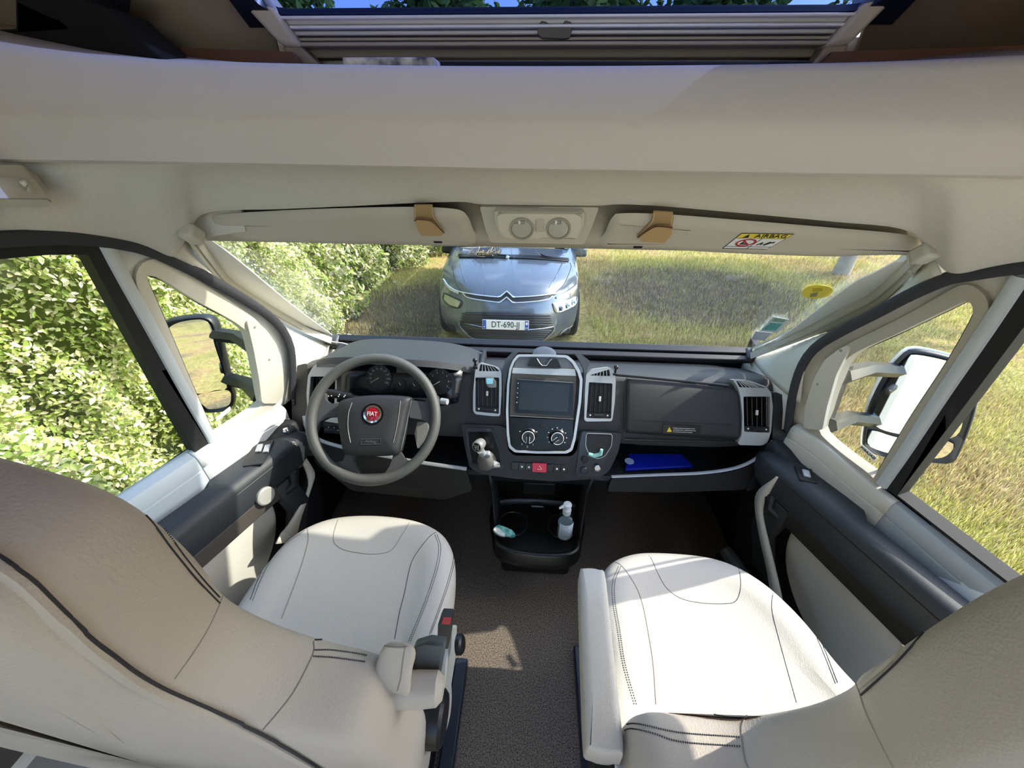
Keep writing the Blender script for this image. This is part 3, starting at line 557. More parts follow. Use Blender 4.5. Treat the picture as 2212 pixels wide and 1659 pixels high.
# ================================================================== DASHBOARD
dash = thing('dashboard', 'full-width charcoal dashboard with silver vents and central screen', 'dashboard', (0, 1.1, .0))
xsd = np.concatenate([np.linspace(-.855, -.6, 10), np.linspace(-.5, .5, 9), np.linspace(.6, .865, 10)])
def prof_d(x):
    k = max(0, (abs(x)-.55)/.30)**2.2; f = .075*k; d = .045*k; h = .012*math.exp(-((x+.45)/.25)**4)
    P = [(1.44, .68), (1.36, .715), (1.30, .742), (1.22, .772), (1.15, .797+h), (1.112, .805+h), (1.094, .800+h), (1.078, .780), (1.062, .745), (1.044, .705), (1.025, .66), (1.008, .618), (1.01, .60), (1.05, .592), (1.30, .59)]
    return [(x, a+f, b-d*(1 if b > .7 else .3)) for a, b in P]
loft('dash_body', [prof_d(x) for x in xsd], DASH, dash, solid=.004, smooth=50)
loft('shelf_back', [[(x, 1.22, .60), (x, 1.22, .50), (x, 1.21, .488), (x, .965, .488), (x, .955, .478), (x, .97, .44), (x, 1.02, .40), (x, 1.2, .36)] for x in np.linspace(-.82, .84, 12)], DASH2, dash, solid=.004, smooth=40)
loft('dash_underside', [[(x, .975, .455), (x, .99, .42), (x, 1.06, .37), (x, 1.40, .34)] for x in np.linspace(-.80, .82, 10)], BLK, dash, solid=.004)
# end pods
for s, nm in ((-1, 'L'), (1, 'R')):
    px_ = ([(632, 800), (640, 790), (664, 784), (664, 950), (690, 985), (655, 985), (636, 950), (630, 900)] if s < 0 else [(1672, 845), (1702, 858), (1712, 900), (1710, 950), (1698, 1010), (1665, 1050), (1610, 1062), (1640, 1010), (1668, 960)])
    sheet('end_cheek', [fil(px_, 8)], PF, .05, mat('cheek', '4a4844', .55, bump=.3, scale=1500) if s < 0 else DASH2, dash, off=.002, bev=.006)
    sl_ = [(629, 812), (637, 812), (636, 876), (630, 876)] if s < 0 else [(1701, 862), (1709, 866), (1703, 936), (1695, 933)]
    sv = sheet('side_vent', [sl_], PF, .01, BLK, dash, off=.008, bev=.001)
    for k in np.linspace(.06, .94, 8): a, b = quad(sl_, 0, k), quad(sl_, 1, k); tube('slat', [on(a, PF, .0095), on(b, PF, .0095)], .0008, mat('slat_grey', '6a6a66', .5), sv, n=4)
def vent(out, main, small, nsl, nrib, wheel=True, off=.016, horiz=False):
    bz = sheet('vent_bezel', [fil(out, 5), fil(main, 3), fil(small, 2)], PF, .022, SILV, dash, off=off, bev=.003)
    sheet('vent_back', [fil(main, 3)], PF, .004, BLK, bz, off=off-.024); sheet('vent_back', [fil(small, 2)], PF, .004, BLK, bz, off=off-.02)
    hb = .82 if wheel else .97
    for k in range(nsl):
        u = (k+.7)/(nsl+.4); a, b = quad(main, u, .03), quad(main, u, hb)
        A0, B0, A1, B1 = on(a, PF, off-.002), on(b, PF, off-.002), on(a, PF, off-.02), on(b, PF, off-.02)
        mk('slat', [A0, B0, B1, A1], [(0, 1, 2, 3)], mat('slat_black', '2c2d30', .35), bz, solid=.0014, smooth=0)
    for k in range(4):
        v = .12+k*.2*hb; a, b = quad(main, .03, v), quad(main, .97, v); tube('cross_bar', [on(a, PF, off-.018), on(b, PF, off-.018)], .001, BLK, bz, n=4)
    for k in range(nrib):
        u = (k+1)/(nrib+1); a, b = quad(small, u, .02), quad(small, u, .98); tube('rib', [on(a, PF, off-.004), on(b, PF, off-.004)], .0016, mat('rib_light', 'aeb0b2', .4), bz, n=5)
    box('vent_tab', on(quad(main, .5, .45*hb/.82), PF, off-.001), (.007, .016, .006), mat('tab', 'd0d0d0', .4), bz, bev=.001, fr=frame(PF[1]))
    if wheel:
        sheet('vent_foot', [qpoly(main, [(.02, .84), (.98, .84), (.98, .985), (.02, .985)])], PF, .006, BLK, bz, off=off-.006)
        a, b = on(quad(main, .3, .91), PF, off-.004), on(quad(main, .7, .91), PF, off-.004); tube('thumb_wheel', [a, b], .005, mat('thumb', '1c1d1f', .5), bz, n=10)
        for u in (.15, .85): lathe('dot', [(.0028, 0), (.0028, .001), (.001, .0012)], on(quad(main, u, .91), PF, off-.005), frame(PF[1]), WHITE, bz, n=10)
    return bz
z8 = zoom(980, 730, 5.0275); z1 = zoom(1300, 730, 4.739); z7 = zoom(600, 720, 4.609)
vent(z8((280, 265), (480, 320), (520, 370), (520, 600), (505, 850), (430, 850), (235, 830), (210, 790), (210, 600), (235, 340)), z8((235, 430), (495, 430), (490, 825), (235, 800)), z8((290, 285), (440, 310), (500, 362), (270, 362)), 5, 5)
vent(z8((1440, 390), (1500, 340), (1690, 315), (1735, 350), (1762, 450), (1750, 700), (1722, 905), (1440, 908), (1418, 890), (1425, 600)), z8((1470, 480), (1725, 495), (1710, 878), (1440, 872)), z8((1500, 398), (1690, 342), (1700, 415), (1480, 408)), 5, 5)
vent(z1((1335, 425), (1500, 432), (1680, 495), (1735, 560), (1752, 700), (1735, 950), (1700, 1070), (1640, 1102), (1410, 1097), (1395, 1070), (1432, 1000), (1440, 800), (1420, 600), (1390, 500)), z1((1450, 600), (1722, 600), (1722, 972), (1458, 960)), z1((1375, 440), (1500, 450), (1685, 512), (1410, 505)), 5, 6)
vent(z7((300, 420), (360, 315), (500, 290), (660, 282), (680, 400), (640, 700), (620, 900), (300, 850), (285, 600)), z7((325, 430), (575, 430), (560, 780), (302, 765)), z7((385, 335), (520, 302), (650, 290), (640, 338)), 6, 7)
# glovebox
gl = gridface('glovebox_lid', [(1354, 818), (1400, 822), (1500, 831), (1580, 840), (1596, 850)], [(1350, 934), (1400, 938), (1500, 944), (1580, 948), (1602, 948)], PF, DASH, dash, off=.004, bulge=.014, nu=30, nv=14)
tube('lid_seam', [on(p, PF, .012) for p in resample([(1354, 816), (1350, 850), (1350, 934)], 10)], .0014, BLK, dash)
tube('upper_gap', [on(p, PF, .010) for p in resample([(1333, 810), (1400, 816), (1500, 826), (1574, 834)], 10)], .0045, BLK, dash, n=6)
tube('latch_line', [on(p, PF, .0185) for p in z1((330, 848), (1240, 885), (1330, 880), (1340, 895), (1250, 900))], .0007, BLK, gl, n=5)
tube('lid_shadow_gap', [on(p, PF, .006) for p in ((1350, 950), (1595, 956))], .003, BLK, dash)
stk_ = z1((628, 885), (1018, 902), (1000, 992), (622, 975)); tb = bvh(gl)
PG = plane3(hit(tb, *stk_[0]), hit(tb, *stk_[1]), hit(tb, *stk_[3])); lb2 = sheet('warning_label', [stk_], PG, .001, mat('label_clear', '25282a', .25), gl, off=.004)
sheet('label_triangle', [z1((665, 962), (692, 912), (718, 962))], PG, .0006, YEL, lb2, off=.0045)
for i, tx in enumerate(('Fermlines of greement Lalitzone usmel', 'puf amplatze stion s Lattoscloosamavane', 'love formite ayouted to ommation')):
    a = on(z1((730, 922+19*i))[0], PG, .0047); fr = frame(PG[1], on(z1((970, 932))[0], PG)-on(z1((730, 922))[0], PG)); text('label_text', tx, a, fr, .0044, WHITE, lb2, align='LEFT')
# silver shelf trims
tube('shelf_trim', [on(p, PF, .006) for p in resample(z1((98, 1420), (600, 1400), (1000, 1383), (1300, 1345), (1500, 1280), (1650, 1180), (1720, 1110), (1750, 1050)), 40)], .0065, SILV, dash, n=8, flat=.5)
tube('shelf_trim', [on(p, PF, .006) for p in resample([(657, 898), (662, 925), (685, 948), (740, 966), (830, 985), (915, 1000), (1008, 1013)], 40)], .0065, SILV, dash, n=8, flat=.5)
sheet('knee_panel', [fil([(668, 940), (740, 970), (915, 1004), (1008, 1016), (1020, 1060), (960, 1080), (760, 1060), (680, 1000)], 8)], PF, .06, mat('knee', '14130f', .6), dash, off=-.006, bev=.006)
sheet('lower_panel', [fil([(1320, 1034), (1430, 1030), (1574, 1021), (1620, 1004), (1655, 978), (1690, 990), (1660, 1042), (1600, 1058), (1450, 1064), (1312, 1062)], 8)], PF, .06, mat('knee2', '101216', .6), dash, off=-.004, bev=.006)
# centre fascia
so = z8((690, 180), (640, 245), (605, 330), (580, 500), (568, 800), (577, 1050), (597, 1190), (660, 1243), (900, 1256), (1230, 1256), (1290, 1222), (1325, 1100), (1385, 700), (1402, 450), (1370, 350), (1310, 250), (1240, 190), (1000, 180))
si = [tuple(np.array((1165, 872))+(np.array(p)-(1165, 872))*(.935, .955)) for p in so]
cent = sheet('centre_stack', [fil(so, 4)], PF, .05, DASH2, dash, off=.014, bev=.004)
sheet('stack_frame', [fil(so, 4), fil(si, 4)], PF, .012, mat('silver_light', 'c2c4c6', .32, metal=.3), cent, off=.026, bev=.002)
sheet('hood_panel', [z8((700, 185), (1225, 195), (1320, 330), (645, 320))], PF, .01, mat('hood_glare', '74787d', .35), cent, off=.020, bev=.002)  # base grey lightened to stand in for sun glare on the glossy hood
sheet('upper_band', [z8((640, 318), (1325, 332), (1335, 415), (628, 385))], PF, .01, mat('silver_band', 'c9c8c2', .3, metal=.3), cent, off=.020, bev=.003)
sheet('radio_surround', [z8((628, 385), (1335, 415), (1330, 560), (1300, 880), (610, 850), (612, 600))], PF, .01, mat('radio_grey', '5e5c58', .45, bump=.5, scale=1600), cent, off=.018, bev=.002)
rd = sheet('radio', [fil(z8((688, 450), (1302, 488), (1295, 850), (668, 812)), 1.5)], PF, .02, GLOSS, cent, off=.026, bev=.002)
sheet('screen', [z8((725, 480), (1262, 505), (1240, 805), (705, 775))], PF, .001, mat('screen_glass', '101214', .3), rd, off=.0268)
tube('radio_edge', [on(p, PF, .0268) for p in z8((690, 448), (1300, 486))], .0008, SILV, rd, n=5)
for i, (x, y) in enumerate(((700, 492), (697, 545), (693, 598), (690, 645), (686, 700))): lathe('touch_key', [(.0018, 0), (.0018, .0004), (.0008, .0005)], on(z8((x, y))[0], PF, .0265), frame(PF[1]), WHITE, rd, n=8)
cl = sheet('climate_panel', [z8((612, 862), (1305, 890), (1300, 1100), (1262, 1222), (660, 1222), (625, 1180))], PF, .012, GLOSS, cent, off=.022, bev=.002)
tube('panel_edge', [on(p, PF, .0235) for p in z8((612, 845), (1305, 882))], .0012, mat('edge_grey', '8c8c88', .3), cl, n=5)
frP = frame(PF[1])
for (cx, cy), ang, marks in (((810, 1062), -92, '32 1'), ((1122, 1075), 218, '')):
    C0 = np.array(on(z8((cx, cy))[0], PF, .022)); kn = lathe('climate_knob', [(.028, 0), (.028, .004), (.024, .008), (.021, .022), (.019, .024), (.001, .024)], C0, frP, mat('knob_black', '101113', .3), cl, n=36)
    ring = [C0+frP[2]*.0245+(frP[0]*math.cos(a)+frP[1]*math.sin(a))*.0195 for a in np.linspace(0, 2*math.pi, 36, endpoint=False)]; tube('knob_ring', ring, .0011, WHITE, kn, n=5, cyc=True)
    a = math.radians(ang); d_ = frP[0]*math.cos(a)+frP[1]*math.sin(a); e_ = np.cross(frP[2], d_)
    lp = [C0+frP[2]*.027+d_*u+e_*v for u, v in ((.019, .0035), (.0, .005), (-.005, .003), (-.006, 0), (-.005, -.003), (0, -.005), (.019, -.0035))]
    tube('knob_pointer', lp, .0011, WHITE, kn, n=5, cyc=True); box('knob_grip', C0+frP[2]*.026+d_*.006, (.030, .009, .006), GLOSS, kn, bev=.002, fr=frame(frP[2], d_))
    for j in range(9):
        aa = math.radians(215-j*31); q = C0+frP[2]*.003+(frP[0]*math.cos(aa)+frP[1]*math.sin(aa))*.031
        if j in (2, 6) or cx > 1000: box('scale_mark', q, (.004, .003, .0006), WHITE, kn, bev=0, fr=frP)
    if cx < 1000:
        for sx_, (dx_, dy_) in (('3', (-70, 92)), ('2', (-10, 118)), ('1', (52, 98))): text('scale_number', sx_, on(z8((cx+dx_, cy+dy_))[0], PF, .0232), frP, .009, WHITE, kn)
box('stack_button', on(z8((962, 955))[0], PF, .023), (.016, .012, .003), BLK, cl, bev=.001, fr=frP)
# phone clamp on the hood and sensor dome behind
t = thing('phone_clamp', 'glossy black W-shaped phone clamp on top of the centre stack', 'phone holder', on(z8((980, 290))[0], PF, .03))
sheet('claw', [fil(z8((800, 310), (845, 228), (905, 222), (930, 270), (960, 298), (1010, 298), (1040, 250), (1070, 226), (1130, 235), (1168, 325), (1100, 328), (980, 325), (880, 318)), .8)], PF, .03, mat('claw_black', '0c0d0f', .4), t, off=.05, bev=.003)
tube('claw_edge', [on(p, PF, .0505) for p in z8((905, 224), (932, 272), (962, 300), (1008, 300), (1040, 252), (1068, 228))], .0014, SILV, t, n=6)
C1 = np.array(ax(1176, 764, 'y', 1.295)); lathe('dash_dome', [(.044, -.01), (.044, .001), (.038, .004), (.02, .006), (.001, .006)], C1, frame((0, -.2, 1)), mat('dome_grey', '45484d', .35), dash, n=36)
# raised wings beside the stack
for l in ([(1085, 800), (1092, 775), (1108, 760), (1122, 757), (1108, 775), (1098, 800), (1090, 840), (1088, 900)], [(1262, 800), (1250, 775), (1240, 762), (1255, 765), (1275, 780), (1268, 800), (1262, 850), (1258, 905)]): sheet('stack_wing', [fil(l, 3)], PF, .03, mat('wing', '4c5055', .4), dash, off=.012, bev=.004)
# ball mounts
for (x, y) in ((1026, 778), (1331, 793)):
    t = thing('ball_mount', 'small black ball mount beside the '+('vent nearer the wheel' if x < 1100 else 'glovebox top corner'), 'mount', ax(x, y+12, 'y', 1.10), group='ball mounts on the dashboard')
    p = np.array(ax(x, y, 'y', 1.09)); lathe('ball', [(.0001, .008)]+[(.008*math.sin(a), .008*math.cos(a)) for a in np.linspace(.3, 2.9, 9)]+[(.0001, -.008)], p, frame((0, 0, 1)), mat('ball_metal', '3a3b3d', .2, metal=.6), t, n=16); tube('stem', [p, p+[0, .002, -.02]], .0035, BLK, t); box('foot', p+[0, .004, -.026], (.016, .02, .01), BLK, t, bev=.002)
# switch row and lower fascia
lf = [(996, 916), (1082, 920), (1093, 925), (1097, 972), (1110, 984), (1236, 986), (1247, 972), (1254, 930), (1344, 936), (1336, 975), (1316, 1018), (1292, 1034), (1200, 1040), (1110, 1034), (1040, 1024), (1014, 1010), (1004, 965)]
low = sheet('lower_fascia', [fil(lf, 8)], PF, .05, mat('fascia_dark', '1b1e24', .42, bump=.2, scale=1500), dash, off=.012, bev=.006, seg=3)
gp = [tuple(p) for p in fil(z8((125, 985), (430, 985), (520, 1230), (545, 1410), (430, 1440), (180, 1380), (140, 1180)), 4)]
sheet('gear_pod', [gp, [tuple(np.mean(gp, 0)+(np.array(p)-np.mean(gp, 0))*.86) for p in gp]], PF, .01, mat('pod_gloss', '2b3038', .15), low, off=.017, bev=.002)
sheet('gear_well', [[tuple(np.mean(gp, 0)+(np.array(p)-np.mean(gp, 0))*.87) for p in gp]], PF, .01, GLOSS, low, off=.014)
cp_ = [tuple(p) for p in fil(z8((1395, 1020), (1730, 1030), (1720, 1180), (1660, 1310), (1600, 1500), (1360, 1510), (1320, 1480), (1350, 1300), (1370, 1150)), 4)]
sheet('cup_pod', [cp_], PF, .008, mat('pod2', '232a33', .25), low, off=.017, bev=.002)
cu_ = [tuple(p) for p in fil(z8((1440, 1035), (1722, 1045), (1715, 1170), (1640, 1290), (1560, 1315), (1470, 1270), (1430, 1170)), 6)]
tube('cup_rim', [on(p, PF, .019) for p in cu_], .0013, mat('rim_light', '9aa0a6', .2), low, cyc=True, n=6); sheet('cup_well', [cu_], PF, .002, BLK, low, off=.0182)
for c, r, m_ in (((1420, 1320), .011, BLK), ((1415, 1440), .0125, mat('socket_blue', '1d2736', .4))): lathe('socket_cap', [(r, 0), (r, .004), (r*.8, .006), (.001, .006)], on(z8(c)[0], PF, .018), frP, m_, low, n=24)
sk2 = lathe('socket_adapter', [(.0105, 0), (.0105, .012), (.009, .014), (.008, .014), (.0075, .010), (.001, .010)], on(z8((1555, 1405))[0], PF, .018), frP, CHROME, low, n=24); box('usb_slot', on(z8((1555, 1400))[0], PF, .029), (.009, .004, .002), WHITE, sk2, bev=0, fr=frP)
sw = z8((630, 1345), (1240, 1380), (1232, 1470), (625, 1430))
for i in range(8):
    if i in (3, 4): continue
    u0, u1 = i/8+.004, (i+1)/8-.004; b_ = sheet('switch', [qpoly(sw, [(u0, .05), (u1, .05), (u1, .95), (u0, .95)])], PF, .006, mat('switch_black', '131519', .35), low, off=.017, bev=.001)
    if i in (1, 2, 6, 7): c = on(quad(sw, (u0+u1)/2, .55), PF, .0172); lathe('switch_icon', [(.0034, 0), (.0034, .0004), (.0015, .0005)], c, frP, WHITE, b_, n=10)
hz = sheet('hazard_switch', [fil(z8((855, 1358), (1010, 1368), (1005, 1462), (855, 1452)), 1)], PF, .008, mat('hazard_red', 'c02546', .35), low, off=.020, bev=.0015)
tr = z8((932, 1392), (958, 1428), (908, 1426)); tube('hazard_triangle', [on(p, PF, .0205) for p in tr], .0006, WHITE, hz, n=4, cyc=True)
# console column with tray
def CX(x, y, z): return (x+.05, y, z)
col = [[CX(a*.175, .955, .485), CX(a*.17, 1.0, .40), CX(a*.155, 1.0, .30), CX(a*.145, .98, .20), CX(a*.14, .98, .02)] for a in (-1, 1)]
for s in (-1, 1):
    loft('console_side', [[CX(s*.178, .945, .51), CX(s*.168, .95, .42), CX(s*.155, .90, .30), CX(s*.150, .865, .245), CX(s*.145, .90, .18)], [CX(s*.178, 1.2, .51), CX(s*.168, 1.2, .42), CX(s*.158, 1.2, .30), CX(s*.152, 1.2, .24), CX(s*.148, 1.2, .18)]], mat('console_black', '101114', .5), dash, solid=.008)
loft('console_front', [[CX(-.178, .945, .515), CX(.178, .945, .515)], [CX(-.175, .955, .47), CX(.175, .955, .47)], [CX(-.168, 1.03, .43), CX(.168, 1.03, .43)], [CX(-.155, 1.06, .26), CX(.155, 1.06, .26)]], mat('console_olive', '1d1c18', .5), dash, solid=.006)
tray_o = [(-.158, 1.05), (-.158, .88), (-.14, .835), (-.09, .815), (0, .805), (.09, .81), (.135, .83), (.155, .875), (.158, 1.05)]
tp = lambda u, v, h: CX(u, v, .25+h)
pillow('tray_rim', tray_o, [(.9, 0, -.02), (1, .022, -.018), (1, .018, .004), (1, .008, .008), (1, 0, .002), (1, .002, -.028), (1, -.004, -.034), (1, 0, -.065), (1, .03, -.075), (.5, 0, -.075)], tp, mat('tray_black', '1a1a19', .35), dash, n=90)
box('console_foot', CX(0, 1.0, .10), (.27, .22, .18), BLK, dash, bev=.02)
for cx in (-.09, .09):
    rr = [np.array(CX(cx+.052*math.cos(a), .93+.052*math.sin(a), .262)) for a in np.linspace(0, 2*math.pi, 30, endpoint=False)]; tube('cup_holder', rr, .003, mat('tray_black2', '24262a', .3), dash, cyc=True, n=6)
box('tray_slot', CX(.0, 1.02, .36), (.12, .02, .06), BLK, dash, bev=.004)
# binnacle
bn = [[], [], [], []]
for a in np.linspace(0, 1, 24):
    x = -.715+a*.545; e = (abs(2*a-1))**3.5; z = .872-.050*e-.02*a; Yf = 1.035+.05*e+.02*a
    bn[0].append((x, Yf+.035, z-.020)); bn[1].append((x, Yf, z-.010)); bn[2].append((x, Yf+.012, z+.004)); bn[3].append((x, Yf+.20, z-.02-.02*e))
bn.append([(x, y+.1, z-.09) for x, y, z in bn[3]])
loft('binnacle_hood', bn, mat('hood_plastic', '34363a', .45, bump=.5, scale=1500), dash, solid=.004, smooth=50)
for s_, xx in ((-1, -.715), (1, -.17)): loft('binnacle_cheek', [[(xx, 1.085, .80), (xx, 1.28, .80)], [(xx-s_*.02, 1.04, .70), (xx, 1.28, .70)], [(xx-s_*.05, 1.02, .64), (xx, 1.28, .64)]], DASH2, dash, solid=.012)
PC = plane3((0, 1.062, .80), (1, 1.062, .80), (0, 1.012, .70)); clu = gridface('cluster_face', [(728, 790), (800, 782), (900, 784), (1000, 800)], [(728, 868), (800, 880), (900, 884), (990, 870)], PC, mat('cluster', '0a0f1a', .2), dash, off=-.002, nu=10, nv=4)
frC = frame(PC[1])
def gauge(c, r, a0, a1, n, nums=None, ndl=None):
    C0 = np.array(on(c, PC, .002)); g_ = lathe('gauge', [(r*1.08, 0), (r*1.08, .003), (r*1.02, .003), (r, .0005), (.0008, .0005)], C0, frC, mat('gauge_black', '0b0c10', .4), clu, n=36)
    for i in range(n):
        a = math.radians(a0+(a1-a0)*i/(n-1)); d_ = frC[0]*math.cos(a)+frC[1]*math.sin(a); tube('tick', [C0+frC[2]*.0015+d_*r*.90, C0+frC[2]*.0015+d_*r*.98], .0004, WHITE, g_, n=4)
        if nums: text('gauge_number', nums[i], C0+frC[2]*.0012+d_*r*.74, frC, r*.20, mat('dial_grey', 'b5b8bc', .5), g_, ext=.0002)
    a = math.radians(ndl); d_ = frC[0]*math.cos(a)+frC[1]*math.sin(a); tube('needle', [C0+frC[2]*.003, C0+frC[2]*.003+d_*r*.8], [.0009, .0003], WHITE, g_, n=5); return g_
gauge((819, 816), .040, 212, -32, 10, ['0', '10', '30', '50', '70', '90', '110', '130', '150', '180'], 212)
gauge((950, 824), .040, 212, -32, 8, ['0', '1', '2', '3', '4', '5', '6', '7'], 212)
gauge((866, 832), .016, 150, 40, 4, None, 120); gauge((897, 834), .016, 150, 40, 4, None, 130)
sheet('trip_display', [[(857, 791), (901, 793), (899, 807), (856, 805)]], PC, .001, mat('lcd', '33373c', .2), clu, off=.003)
# ================================================================== STEERING WHEEL
SWC = CAM+ray(808, 903)*1.16; SN = frame((.10, -.74, .66)); SWP = (SWC, SN[2])
sw_t = thing('steering_wheel', 'four-spoke charcoal steering wheel with a round red badge', 'steering wheel', SWC)
rimc = [SWC+SN[0]*math.cos(a)*.184+SN[1]*math.sin(a)*.184 for a in np.linspace(0, 2*math.pi, 72, endpoint=False)]
tube('rim', rimc, .0158, RIM, sw_t, n=16, cyc=True)
def wp(l, r=3): return [fil(l, r)]
def solid_sheet(nm, l, m, thick, off, bev): return sheet(nm, wp(l), SWP, thick, m, sw_t, off=off, bev=bev, seg=3)
SPK = mat('spoke', '46474a', .5, bump=.25, scale=1500)
solid_sheet('spoke', z7((330, 640), (400, 590), (470, 590), (470, 660), (520, 700), (640, 690), (640, 830), (500, 835), (420, 880), (370, 1000), (330, 900)), SPK, .022, -.002, .006)
solid_sheet('spoke', z7((1600, 620), (1540, 600), (1490, 640), (1470, 680), (1320, 665), (1310, 840), (1450, 860), (1500, 900), (1540, 1000), (1610, 880)), SPK, .022, -.002, .006)
solid_sheet('spoke', z7((680, 1180), (650, 1270), (560, 1290), (640, 1400), (780, 1450), (820, 1400), (770, 1330), (745, 1260), (760, 1190)), SPK, .022, -.004, .006)
solid_sheet('spoke', z7((1210, 1170), (1280, 1270), (1400, 1250), (1280, 1390), (1130, 1450), (1060, 1400), (1110, 1330), (1140, 1250), (1150, 1190)), SPK, .022, -.004, .006)
solid_sheet('lower_spoke_web', z7((600, 1330), (780, 1400), (1000, 1400), (1250, 1360), (1200, 1450), (1000, 1500), (800, 1470)), SPK, .02, -.003, .006)
hubp = z7((640, 690), (740, 650), (900, 628), (1100, 622), (1330, 640), (1345, 680), (1310, 800), (1270, 1000), (1225, 1180), (1160, 1215), (950, 1222), (740, 1212), (680, 1185), (640, 1000), (615, 800))
hub3 = [on(p, SWP) for p in hubp]; hc = np.mean(hub3, 0); q = [(np.dot(p-hc, SN[0]), np.dot(p-hc, SN[1])) for p in hub3]
hub = pillow('airbag_cover', q, [(.4, 0, .040), (.86, 0, .037), (.95, 0, .031), (1, 0, .018), (.98, 0, -.03), (.5, 0, -.03)], lambda u, v, h: hc+SN[0]*u+SN[1]*v+SN[2]*h, mat('hub_black', '26272a', .5, bump=.25, scale=1500), sw_t, n=90)
bh = bvh(hub)
for l in (z7((740, 688), (705, 800), (700, 950), (725, 1090)), z7((1222, 672), (1200, 850), (1175, 980), (1150, 1090))): seam('cover_seam', l, bh, mat('seam_light', '7d7e7e', .4), hub, r=.0012, off=.0004)
seam('cover_ridge', z7((1330, 670), (1305, 780), (1265, 980), (1225, 1160)), bh, mat('ridge', '5b6066', .4), hub, r=.0022, off=0)
lt_ = z7((828, 1052), (1025, 1050), (1020, 1102), (832, 1105))
PH = (hit(bh, *z7((925, 1078))[0]), SN[2]); tube('cover_label_edge', [on(p, PH, .001) for p in lt_], .0006, mat('ridge', '5b6066', .4), hub, cyc=True, n=4); text('cover_label', 'Airbag', on(z7((925, 1078))[0], PH, .0008), (SN[0], SN[1], SN[2]), .012, mat('seam_light2', '55565a', .4), hub)
BC = hit(bh, *z7((945, 805))[0]); bd = lathe('badge', [(.026, .0), (.026, .003), (.0205, .004), (.0195, .0025)], BC, SN, CHROME, sw_t, n=40); lathe('badge_recess', [(.031, -.004), (.031, .0015), (.026, .002)], BC, SN, GLOSS, bd, n=40)
lathe('badge_field', [(.0195, .0025), (.012, .0048), (.001, .0052)], BC, SN, mat('badge_red', '8e1024', .2, coat=.5), bd, n=36)
text('badge_lettering', 'FIAT', BC+SN[2]*.0058, SN, .0175, mat('badge_silver', 'd9d4d6', .35), bd, ext=.0007, sx=.85)
# column, stalks
colt = tube('steering_column', [SWC-SN[2]*.03, SWC-SN[2]*.16, (-.45, 1.2, .62)], [.05, .065, .07], mat('column_black', '15171a', .5), dash, n=20)
st1 = tube('indicator_stalk', [on(z7((800, 640))[0], SWP, -.045), on(z7((740, 632))[0], SWP, -.045), on(z7((735, 630))[0], SWP, -.045), on(z7((590, 605))[0], SWP, -.04), on(z7((575, 603))[0], SWP, -.04), on(z7((500, 600))[0], SWP, -.035), on(z7((488, 600))[0], SWP, -.035)], [.006, .006, .011, .013, .0145, .0145, .011], mat('stalk', '17181b', .4), dash, n=16)
for i, c in enumerate(((505, 625), (535, 622), (605, 628), (615, 610), (660, 632), (670, 618))): lathe('stalk_icon', [(.0018, 0), (.0018, .0006)], on(z7(c)[0], SWP, -.022), SN, WHITE, st1, n=8)
st2 = tube('light_stalk', [on(z7((640, 975))[0], SWP, -.045), on(z7((560, 955))[0], SWP, -.04), on(z7((470, 950))[0], SWP, -.035)], [.010, .013, .013], mat('stalk2', '1a2230', .35), dash, n=16)
for c in ((505, 935), (560, 940), (600, 965)): lathe('stalk_icon', [(.0016, 0), (.0016, .0006)], on(z7(c)[0], SWP, -.021), SN, WHITE, st2, n=8)
st3 = tube('wiper_stalk', [on(z7((1340, 660))[0], SWP, -.04), on(z7((1640, 675))[0], SWP, -.03)], [.006, .008], MATS['stalk'], dash, n=12); tube('stalk_tip', [on(z7((1630, 675))[0], SWP, -.03), on(z7((1690, 682))[0], SWP, -.022)], [.0105, .0095], SILV, st3, n=16)
sheet('ignition_surround', [fil(z7((1390, 880), (1490, 890), (1500, 960), (1440, 1080), (1390, 1150), (1360, 1000)), 3)], SWP, .03, mat('ignition_grey', '8d8e8c', .3, metal=.4), dash, off=-.06, bev=.004)
# gear lever
gt = thing('gear_lever', 'silver gear lever with black six-speed pattern on its knob', 'gear lever', on(z8((340, 1330))[0], PF, .02))
gb = np.array(on(z8((360, 1330))[0], PF, .012)); gk = np.array(on(z8((262, 1175))[0], PF, .11)); gd = (gk-gb)/np.linalg.norm(gk-gb); frg = frame(np.array(CAM)-gk+np.array([-.35, 0, 0.0]))
up_ = np.array(on(z8((330, 1075))[0], PF, .085))
tube('gaiter', [gb-gd*.005, gb+gd*.015, gb+gd*.04, gb+gd*.06], [.034, .030, .018, .013], mat('gaiter', '77756f', .45, metal=.2), gt, n=16)
tube('shaft', [gb+gd*.05, gb+gd*.09], [.011, .012], SILV, gt, n=14)
kd = (gk-up_)/np.linalg.norm(gk-up_); lathe('knob', [(.001, -.032), (.010, -.031), (.0155, -.026), (.018, -.015), (.0185, 0), (.0175, .006), (.015, .0085), (.0135, .0085)], gk, frame(frg[2]*.6+kd*.6), mat('knob_silver', 'a5a5a2', .3, metal=.5), gt, n=28)
fk = frame(frg[2]*.6+kd*.6); nb = lathe('knob_plate', [(.0135, .0080), (.0135, .0090), (.001, .0094)], gk, fk, GLOSS, gt, n=28)
for t_, x, y in (('R', -.0085, .0055), ('1', -.003, .0055), ('3', .002, .0055), ('5', .007, .0055), ('2', -.003, -.006), ('4', .002, -.006), ('6', .007, -.006)): text('pattern_number', t_, gk+fk[2]*.0096+fk[0]*x+fk[1]*y, fk, .0056, WHITE, nb)
for x in (-.003, .002, .007): tube('pattern_line', [gk+fk[2]*.0097+fk[0]*x+fk[1]*.003, gk+fk[2]*.0097+fk[0]*x-fk[1]*.003], .0004, WHITE, nb, n=4)
